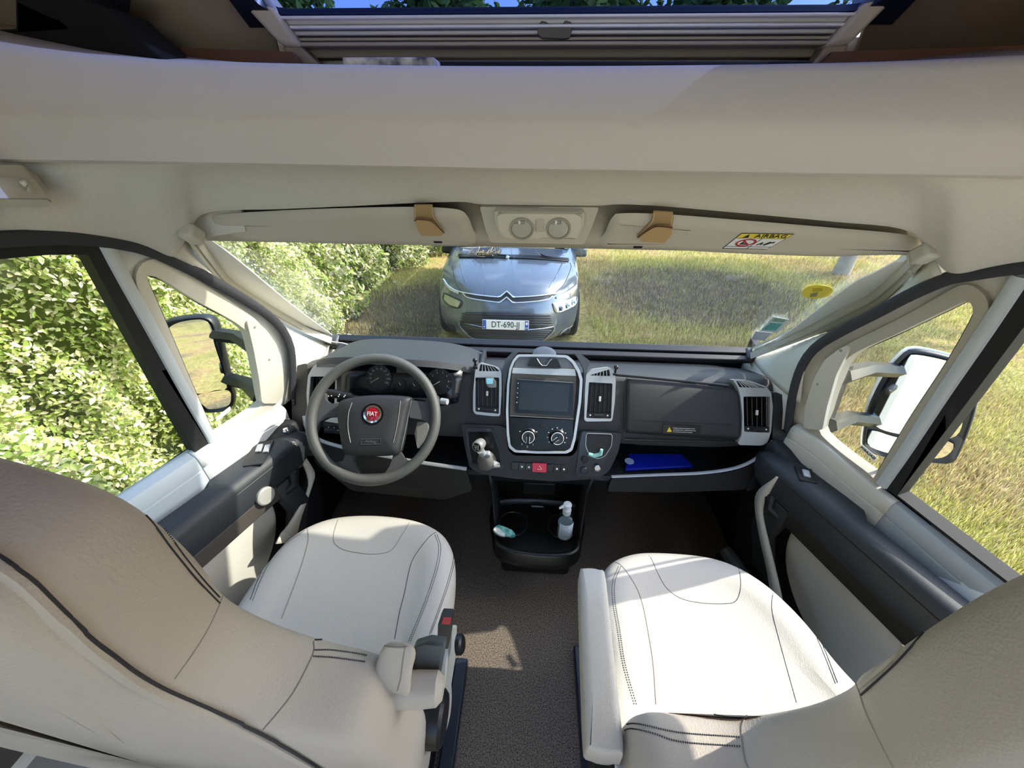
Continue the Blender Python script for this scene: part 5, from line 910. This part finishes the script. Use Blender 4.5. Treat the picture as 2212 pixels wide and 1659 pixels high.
# meadow grass blades
GM = vcmat('grass_blade', .7, .3)
def blades(N, reg, h, w_, cols, lean=.5):
    P = reg(N); N = len(P); h = h*RNG.uniform(.5, 1.3, N)[:, None]; a = RNG.uniform(0, 2*math.pi, N); d = np.stack([np.cos(a), np.sin(a), 0*a], 1); l = np.stack([np.cos(a+1.3), np.sin(a+1.3), 0*a], 1)*lean*h*RNG.uniform(0, 1, (N, 1)); up = np.array([0, 0, 1.])
    B = np.concatenate([P, np.full((N, 1), GZ-.02)], 1); V = np.stack([B-d*w_, B+d*w_, B+l*.5+up*h*.6+d*w_*.7, B+l+up*h, B+l*.5+up*h*.6-d*w_*.7], 1); return V, cols(P)
def rect(x0, x1, y0, y1): return lambda N: np.stack([RNG.uniform(x0, x1, N), RNG.uniform(y0, y1, N)], 1)
def gcol(P):
    N = len(P); f = np.sin(P[:, 0]*1.1+1)*np.cos(P[:, 1]*.8)+.5*np.sin(P[:, 0]*2.7+P[:, 1]*1.9)+RNG.normal(0, .5, N); shade_mask = ((P[:, 0]-2.9)**2/3.2+(P[:, 1]-6.9)**2/2.6+RNG.normal(0, .25, N) < 1) | ((P[:, 0]+1.8)**2/1.2+(P[:, 1]-5.2)**2/3+RNG.normal(0, .3, N) < 1); A = palette(['bcbb68', 'cfc97c', 'ddd38f', 'a9ae5c', 'e6dcaa'], N); Bc = palette(['c9b482', 'd6bf92', 'b39b72', 'b0aa78', 'e3d3a8'], N); dead_shade = palette(['8f8578', 'a0968a', '7d7468', 'b3a893', '9a8f60'], N); return np.where(shade_mask[:, None], dead_shade, np.where((f > .35)[:, None], Bc, A))  # grey-brown dead-grass colour also paints the oak's shade and shade beside the car
mg = thing('meadow_grass', 'short yellow-green grass over the meadow around the van and car', 'grass', (3, 3, GZ), kind='stuff')
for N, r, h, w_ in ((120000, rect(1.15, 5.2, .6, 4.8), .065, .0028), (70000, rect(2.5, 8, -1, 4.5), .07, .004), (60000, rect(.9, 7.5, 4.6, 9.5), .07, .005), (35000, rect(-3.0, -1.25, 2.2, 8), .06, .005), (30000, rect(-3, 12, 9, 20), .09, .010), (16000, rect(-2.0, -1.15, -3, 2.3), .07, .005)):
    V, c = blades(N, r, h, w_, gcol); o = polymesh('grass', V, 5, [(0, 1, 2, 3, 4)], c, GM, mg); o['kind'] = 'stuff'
# young tree on the right whose crown shades the meadow
tk = ax(1815, 592, 'z', GZ); tr_ = thing('young_tree', 'pale-trunked young tree standing alone on the meadow at the passenger side', 'tree', tk)
tube('trunk', [tk+[0, 0, -.05], tk+[.05, .02, .8], tk+[.02, .05, 1.8], tk+[.1, 0, 2.8], tk+[0, 0, 3.6]], [.16, .12, .11, .09, .04], mat('bark', 'b0a79c', .8, bump=.6, scale=40, var=.2), tr_, n=12, smooth_n=0)
for k in range(7):
    a = k*.9; tube('branch', [tk+[0, 0, 2.2+k*.15], tk+[math.cos(a)*.9, math.sin(a)*.9, 3.1+k*.12]], [.04, .015], MATS['bark'], tr_, n=6)
def crown(o, c, r, N, s, name='crown'):
    u = RNG.normal(0, 1, (N, 3)); u /= np.linalg.norm(u, axis=1)[:, None]; C = np.array(c)+u*np.array(r)*RNG.uniform(.45, 1, (N, 1))*(1+.15*np.sin(u[:, :1]*9+u[:, 1:2]*7)); q = polymesh(name, leaves(C, s, u*.5+[0, 0, .4]), 6, LFACES, palette(['5f7d33', '78944a', '4b6a2a', '8fa65c'], N), LF, o); q['kind'] = 'stuff'
crown(tr_, tk+[0, 0, 3.8], (1.6, 1.6, 1.3), 9000, .14)
# larger tree off frame that throws the broad shade over the meadow, and trees seen in the mirrors
for (x, y, h, r, lab) in ((10.2, 8.2, 5.6, 2.6, 'broad oak beyond the passenger side, throwing shade over the meadow'), (-9, -12, 4.5, 4.0, 'dark tree behind the van, mirrored in the driver mirror'), (-3.5, -20, 4.5, 4.2, 'pale tree far behind the van, mirrored in the driver mirror'), (9, -16, 5, 4.5, 'tree behind the van on the passenger side')):
    t = thing('tree', lab, 'tree', (x, y, GZ)); tube('trunk', [(x, y, GZ-.1), (x+.1, y, GZ+h*.5), (x, y, GZ+h)], [.3, .24, .12], MATS['bark'], t, n=12); crown(t, (x, y, GZ+h+r*.3), (r, r, r*.8), 14000, .30)
for k, (x, y, h) in enumerate(((-16, 30, 6), (-7, 34, 7), (2, 31, 6.5), (11, 34, 7), (20, 30, 6), (-24, 22, 6), (28, 24, 6))):
    t = thing('far_tree', ('farthest left tree', 'second tree from the left', 'middle tree straight ahead', 'second tree from the right', 'farthest right tree', 'nearer tree at the left end', 'nearer tree at the right end')[k]+' of the tall row beyond the meadow', 'tree', (x, y, GZ), group='trees beyond the meadow'); tube('trunk', [(x, y, GZ-.1), (x+.3, y, GZ+h*.6), (x, y, GZ+h)], [.4, .3, .15], MATS['bark'], t, n=10); crown(t, (x, y, GZ+h), (4.3, 3.6, 4.8), 4500, .8)
# ================================================================== CAR
CXc = -.295
car = thing('car', 'grey-blue people carrier parked nose-on in front of the van', 'car', (CXc, 5.2, GZ))
PAINT = mat('car_paint', '5d6878', .22, metal=.45, coat=.8, spec=.5)
tt = np.linspace(-1, 1, 41)
def crow(Yc, z, hw, sw, dr=0., back=8.3, zb=None, hb=None, pw=2.6):
    z += GZ; r = []; hb = hb or hw+.01
    zb = z if zb is None else zb+GZ
    for Yb in (back, 7.4, 6.4, 5.6): 
        k = (Yb-5.2)/3.1; r.append((CXc-hb+ (.08*max(0, k-.7)), Yb, z*(1-min(1, k*3))+zb*min(1, k*3)))
    for t in tt:
        e = abs(t)**pw; x = CXc+hw*math.copysign(abs(t)**.92, t); r.append((x, Yc+sw*e, z-dr*e))
    for Yb in (5.6, 6.4, 7.4, back):
        k = (Yb-5.2)/3.1; r.append((CXc+hb-(.08*max(0, k-.7)), Yb, z*(1-min(1, k*3))+zb*min(1, k*3)))
    return r
bd_rows = [crow(4.22, .17, .78, .55, hb=.86), crow(4.06, .24, .84, .55, hb=.89), crow(4.01, .36, .87, .55, hb=.905), crow(4.01, .50, .88, .58, hb=.91), crow(4.04, .62, .885, .60, hb=.915), crow(4.08, .72, .885, .62, hb=.915), crow(4.13, .80, .88, .62, hb=.91), crow(4.20, .865, .87, .60, hb=.905), crow(4.34, .925, .85, .50, .03, hb=.90, zb=.93), crow(4.60, .99, .82, .38, .05, hb=.89, zb=.96), crow(4.90, 1.04, .79, .28, .06, hb=.88, zb=.99), crow(5.18, 1.075, .76, .22, .06, hb=.86, zb=1.02), crow(5.24, 1.075, .74, .22, .06, hb=.84, zb=1.05)]
body = loft('body', bd_rows, PAINT, car, smooth=60, sub=1)
wsr = [crow(5.22, 1.08, .735, .24, .05, hb=.80, zb=1.10), crow(5.50, 1.24, .69, .22, .03, hb=.76, zb=1.28), crow(5.80, 1.40, .65, .20, .02, hb=.70, zb=1.42), crow(6.1, 1.53, .61, .18, .01, hb=.64, zb=1.54)]
glz = loft('windscreen', wsr, mat('car_glass', '34507c', .04, coat=1.), car, smooth=60)
loft('roof', [crow(6.08, 1.53, .62, .18, hb=.65, zb=1.55), crow(6.4, 1.60, .58, .12, hb=.6, zb=1.62), crow(7.2, 1.64, .5, .1, hb=.5, zb=1.63)]+[[(CXc+x*.3, y, 1.66+GZ) for x, y, z in crow(7.2, 1.64, .5, .1)]], PAINT, car, smooth=60)
bc = bvh(body); bg_ = bvh(glz); zc_ = zoom(940, 500, 6.506)
for s in (-1, 1):
    l = zc_((350, 205), (290, 380)) if s < 0 else zc_((1845, 215), (1895, 425)); tube('pillar', [hit(bg_, *l[0]) if hit(bg_, *l[0]) is not None else np.array([CXc+s*.66, 5.9, GZ+1.4]), np.array([CXc+s*.73, 5.42, GZ+1.06])], .035, mat('car_silver', 'a9b4bf', .25, metal=.5, coat=.5), car, n=10)
CD = mat('car_dark', '15181d', .4)
def P_(nm, t_, b_, m_, par=None, off=.006, **k): return patch(nm, t_, b_, bc, m_, par or car, off=off, **k)
P_('cowl', zc_((330, 325), (700, 330), (1100, 340), (1500, 355), (1870, 385)), zc_((330, 372), (700, 376), (1100, 385), (1500, 402), (1880, 428)), CD, off=.012)
seam('wiper', zc_((1480, 355), (1560, 385), (1700, 405), (1840, 415)), bc, BLK, car, r=.010, off=.03); seam('wiper', zc_((600, 350), (800, 352), (1000, 372)), bc, BLK, car, r=.012, off=.03)
lathe('washer_cap', [(.03, 0), (.03, .02), (.001, .03)], hit(bc, *zc_((1015, 372))[0]), frame((0, -.3, 1)), CHROME, car, n=16)
seam('bonnet_gap', zc_((245, 480), (265, 620), (310, 760), (390, 855)), bc, BLK, car, r=.004, off=0); seam('bonnet_gap', zc_((1895, 440), (1905, 520), (1810, 740), (1690, 865)), bc, BLK, car, r=.004, off=0)
for l in (zc_((350, 400), (375, 560), (430, 720)), zc_((1790, 440), (1700, 620), (1600, 790))): seam('bonnet_crease', l, bc, PAINT, car, r=.008, off=-.004)
g_ = P_('upper_grille', zc_((340, 855), (600, 900), (905, 935), (1010, 870), (1095, 935), (1400, 915), (1700, 885)), zc_((400, 880), (600, 955), (905, 995), (1010, 935), (1095, 1000), (1400, 975), (1620, 915)), CD, off=.008)
CHR = mat('car_chrome', 'dfe6ee', .18, metal=.8)
def ribbon(nm, l, r, off=.012, m_=CHR, par=None): return seam(nm, l, bc, m_, par or car, r=r, off=off, n=60, flat=.6)
for a, b in (((130, 690), (225, 795)), ): pass
ribbon('chrome_blade', zc_((128, 672), (200, 770), (340, 845), (600, 895), (905, 928)), .011); ribbon('chrome_blade', zc_((1095, 928), (1400, 910), (1650, 878), (1780, 850)), .011)
ribbon('chrome_blade', zc_((400, 872), (460, 925), (620, 962), (905, 1000)), .010); ribbon('chrome_blade', zc_((1095, 1003), (1300, 993), (1550, 962), (1640, 908)), .010)
def chev(pts): 
    Q = [hit(bc, *p, .02) for p in zc_(*pts)]; tube('chevron', Q, .017, CHR, car, n=8, flat=.6)
chev([(880, 926), (915, 922), (1008, 850), (1090, 922), (1120, 928)]); chev([(880, 1000), (915, 996), (1006, 930), (1085, 998), (1120, 1003)])
hl_ = mat('headlamp_glass', 'a8a98a', .08, coat=1.); hl2 = mat('headlamp_glass2', 'c8cdd2', .08, coat=1.)
q = P_('headlamp', zc_((140, 868), (250, 920), (372, 985)), zc_((130, 960), (200, 1030), (330, 1070)), hl_, off=.012); 
q = P_('headlamp', zc_((1655, 1022), (1800, 975), (1968, 925)), zc_((1700, 1130), (1850, 1085), (1958, 1020)), hl2, off=.014)
for l in ([(140, 868), (250, 920), (375, 985), (335, 1072), (220, 1050), (130, 955), (140, 868)], [(1650, 1020), (1800, 972), (1970, 922), (1962, 1015), (1880, 1075), (1705, 1135), (1650, 1020)]): ribbon('headlamp_rim', zc_(*l), .012, .010, m_=CHR if l[0][0] > 1000 else CD)
for c in ((1740, 1080), (1830, 1045), (1910, 1000)): lathe('lamp_unit', [(.035, 0), (.03, .01), (.001, .012)], hit(bc, *zc_(c)[0], .018), frame((0, -1, .3)), CHROME, car, n=16)
P_('day_lamp', zc_((128, 688), (210, 770), (340, 855)), zc_((140, 730), (225, 830), (335, 880)), hl2, off=.012); P_('day_lamp', zc_((1690, 925), (1850, 840), (1985, 740)), zc_((1700, 945), (1870, 880), (1985, 800)), hl2, off=.012)
gr_ = P_('lower_grille', zc_((440, 1130), (800, 1138), (1200, 1150), (1590, 1162)), zc_((360, 1290), (500, 1292), (1400, 1350), (1655, 1330)), CD, off=.010); g2 = P_('lower_grille', zc_((360, 1292), (500, 1310), (1400, 1360), (1655, 1335)), zc_((560, 1490), (800, 1505), (1300, 1530), (1490, 1518)), mat('grille_net', '32373d', .5, bump=1, scale=60), off=.010)
for y in range(1155, 1300, 32): seam('grille_bar', zc_((400+(y-1130)*-.3, y), (1000, y+14), (1610+(y-1150)*.3, y+25)), bc, mat('grille_bar', '23272c', .35), gr_, r=.008, off=.016)
for y in range(1390, 1500, 26): seam('grille_bar', zc_((420+(y-1390)*.8, y-20), (1000, y+5), (1630-(y-1390)*1.2, y)), bc, MATS['grille_bar'], g2, r=.006, off=.014)
ribbon('grille_trim', zc_((355, 1270), (358, 1320), (450, 1420), (560, 1490), (900, 1512), (1300, 1535), (1490, 1522), (1600, 1440), (1662, 1370), (1650, 1310)), .012, .014); ribbon('grille_trim', zc_((355, 1280), (500, 1300), (680, 1335)), .006, .016); ribbon('grille_trim', zc_((1310, 1372), (1480, 1358), (1655, 1330)), .006, .016)
pp = [hit(bc, *p) for p in zc_((680, 1222), (1310, 1250), (1305, 1370), (680, 1340))]; pc = np.mean(pp, 0); frp = frame((.0, -1, .12), (1, 0, 0)); frp = (frp[0]*.9996-frp[1]*.0, frp[1], frp[2])
PLc = pc+frp[2]*.05; pt_ = box('number_plate', PLc, (.52, .11, .008), mat('plate_white', 'dfe3e8', .4), car, bev=.003, fr=frp)
for x, w_ in ((-.237, .04), (.237, .04)): box('plate_band', PLc+frp[0]*x+frp[2]*.0045, (w_, .104, .002), mat('plate_blue', '2a55b0', .4), pt_, bev=0, fr=frp)
text('plate_lettering', 'DT-690-JJ', PLc+frp[2]*.0055, frp, .098, INK, pt_, sx=.82); text('plate_lettering', 'F', PLc-frp[0]*.237-frp[1]*.03+frp[2]*.006, frp, .03, WHITE, pt_); text('plate_lettering', '54', PLc+frp[0]*.237-frp[1]*.03+frp[2]*.006, frp, .03, WHITE, pt_); box('region_mark', PLc+frp[0]*.237+frp[1]*.022+frp[2]*.006, (.024, .03, .001), WHITE, pt_, bev=0, fr=frp)
box('plate_holder', PLc-frp[2]*.028, (.50, .10, .05), CD, car, bev=.005, fr=frp)
for l, c in (((1705, 1485), (1800, 1380), (1930, 1310)), (1845, 1382)), (((95, 1310), (200, 1300), (300, 1400)), (190, 1320)):
    pass
P_('fog_recess', zc_((1705, 1480), (1800, 1385), (1935, 1310)), zc_((1725, 1500), (1850, 1460), (1962, 1385)), mat('fog_recess', '8b9096', .3, metal=.4), off=.006); lathe('fog_lamp', [(.05, 0), (.045, .02), (.035, .03), (.001, .03)], hit(bc, *zc_((1845, 1390))[0]), frame((.2, -1, .2)), CD, car, n=20)
P_('fog_recess', zc_((100, 1300), (190, 1300), (260, 1320)), zc_((130, 1400), (220, 1420), (330, 1480)), CD, off=.006)
for s in (-1, 1):
    m0 = np.array(ax(973 if s < 0 else 1250, 536 if s < 0 else 543, 'y', 5.5)); pillow('side_mirror', [(-.11, -.06), (-.115, .02), (-.09, .075), (0, .09), (.09, .07), (.11, 0), (.09, -.07)], [(.5, 0, -.05), (1, .02, -.045), (1, 0, -.01), (1, 0, .03), (1, .015, .05), (.5, 0, .055)], lambda u, v, h: m0+np.array([u, h, v]), CD if s < 0 else PAINT, car, n=30); tube('mirror_arm', [m0+[-s*.08, 0, -.05], m0+[-s*.22, .03, -.10]], .025, CD, car)
    for yw in (4.95, 7.6):
        wc = np.array([CXc+s*.80, yw, GZ+.33]); w1 = lathe('tyre', [(.20, -.10), (.30, -.10), (.325, -.07), (.325, .07), (.30, .10), (.20, .10)], wc, frame((1, 0, 0), (0, 1, 0)), mat('tyre', '17181a', .9), car, n=36); lathe('wheel', [(.20, -.08), (.20, .095), (.17, .08), (.05, .06), (.001, .06)], wc, frame((s, 0, 0), (0, 1, 0)), mat('alloy', '9da1a5', .3, metal=.7), car, n=24)
st_ = thing('dry_straw', 'dry straw and pine needles caught on the car wipers', 'straw', hit(bc, *zc_((700, 340))[0]), kind='stuff'); Cs = []
for k in range(70):
    x = 480+RNG.normal(200, 90) if k < 55 else RNG.uniform(260, 1850); p = hit(bc, *zc_((x, 352+RNG.normal(0, 12)+max(0, x-900)*.03))[0], .03)
    if p is not None: d = RNG.normal(0, 1, 3); d[2] = abs(d[2])*.6; d /= np.linalg.norm(d); Cs.append((p, d))
vs, fs = [], []
for p, d in Cs:
    k = len(vs); q = np.cross(d, [0, 1, .3]); q /= np.linalg.norm(q); L_ = RNG.uniform(.05, .14); vs += [p-q*.003, p+q*.003, p+d*L_+q*.002, p+d*L_-q*.002]; fs.append((k, k+1, k+2, k+3))
ss = mk('straw', vs, fs, mat('straw', 'c9b48e', .8), st_, smooth=0); ss['kind'] = 'stuff'
# ================================================================== VAN MIRRORS
MIR = mat('mirror_glass', 'e8ecee', .02, metal=1.)
MB_ = mat('mirror_black', '24272b', .4)
def vmir(s):
    Ym = 1.12
    if s < 0:
        c = thing('wing_mirror', 'tall black driver wing mirror on two arms outside the quarter window', 'wing mirror', ax(430, 790, 'y', Ym)); out = [(352, 712), (362, 694), (395, 686), (440, 684), (462, 698), (472, 730), (486, 790), (500, 850), (503, 872), (490, 886), (452, 890), (440, 884), (415, 850), (375, 770)]
        up = [(361, 722), (372, 703), (402, 693), (440, 691), (456, 706), (462, 740), (478, 790), (490, 838), (470, 842), (416, 846), (380, 770)]; lo = [(424, 856), (460, 846), (494, 844), (498, 868), (486, 879), (454, 884), (440, 876)]; n_ = (.37, -1, .12)
        arms = [[(466, 722), (510, 735), (552, 752)], [(492, 818), (530, 842), (566, 858)]]
    else:
        c = thing('wing_mirror', 'tall black passenger wing mirror on two arms outside the quarter window', 'wing mirror', ax(1990, 880, 'y', Ym)); out = [(1948, 772), (1962, 760), (1985, 757), (2040, 768), (2090, 785), (2112, 810), (2112, 860), (2096, 920), (2068, 985), (2050, 1000), (2010, 998), (1920, 988), (1876, 974), (1866, 956), (1880, 880), (1915, 810)]
        up = [(1960, 776), (1975, 766), (2040, 778), (2084, 795), (2100, 815), (2085, 880), (2060, 945), (1945, 938), (1886, 914), (1900, 860), (1930, 810)]; lo = [(1884, 930), (1945, 946), (2054, 955), (2044, 985), (2000, 990), (1925, 980), (1882, 966), (1874, 952)]; n_ = (-.47, -1, .12)
        arms = [[(1940, 800), (1880, 803), (1815, 812)], [(1888, 908), (1845, 908), (1785, 918)]]
    c0 = ax(*np.mean(out, 0), 'y', Ym); n_ = np.array(n_); n_ /= np.linalg.norm(n_); PL = (c0, n_); fr = frame(n_)
    P = [on(p, PL) for p in closed(out, 40)]; o3 = np.mean(P, 0); q = [(np.dot(p-o3, fr[0]), np.dot(p-o3, fr[1])) for p in P]
    pillow('housing', q, [(.3, 0, .002), (.94, 0, .0), (1, .004, .006), (1, 0, .004), (1, -.004, -.02), (1, .006, -.06), (1, .03, -.09), (.5, 0, -.10)], lambda u, v, h: o3+fr[0]*u+fr[1]*v+fr[2]*h, MB_, c, n=80)
    if s > 0: pillow('back_cover', q, [(.5, 0, -.085), (1, .012, -.07), (1, -.006, -.03), (1, -.007, -.012), (1, .0, -.010)], lambda u, v, h: o3+fr[0]*u+fr[1]*v+fr[2]*h, SKIN, c, n=80)
    gt_ = [tuple(p) for p in closed(up, 50)]; nn2 = frame(n_+np.array([s*-.10, 0, -.05]))[2]; gl_ = [on(p, PL, .005) for p in gt_]
    sheet('main_glass', [gt_], PL, .004, MIR, c, off=.0085); sheet('wide_glass', [[tuple(p) for p in closed(lo, 40)]], PL, .004, MIR, c, off=.0085)
    for i, a in enumerate(arms):
        pts = [on(a[0], PL, -.01), on(a[1], PL, -.02)]; e = ax(*a[2], 'x', s*.90); pts[1] = (pts[0]+e)/2+np.array([0, .02, .004]); tube('mirror_arm', [pts[0], pts[1], e], [.026, .026, .03], MB_, c, n=6, flat=.9, up=(0, 0, 1), smooth=20)
    tube('mirror_arm_foot', [ax(*arms[0][2], 'x', s*.905)+[0, .02, .03], ax(*arms[1][2], 'x', s*.905)+[0, .02, -.04]], .03, MB_, c, n=8)
vmir(-1); vmir(1)
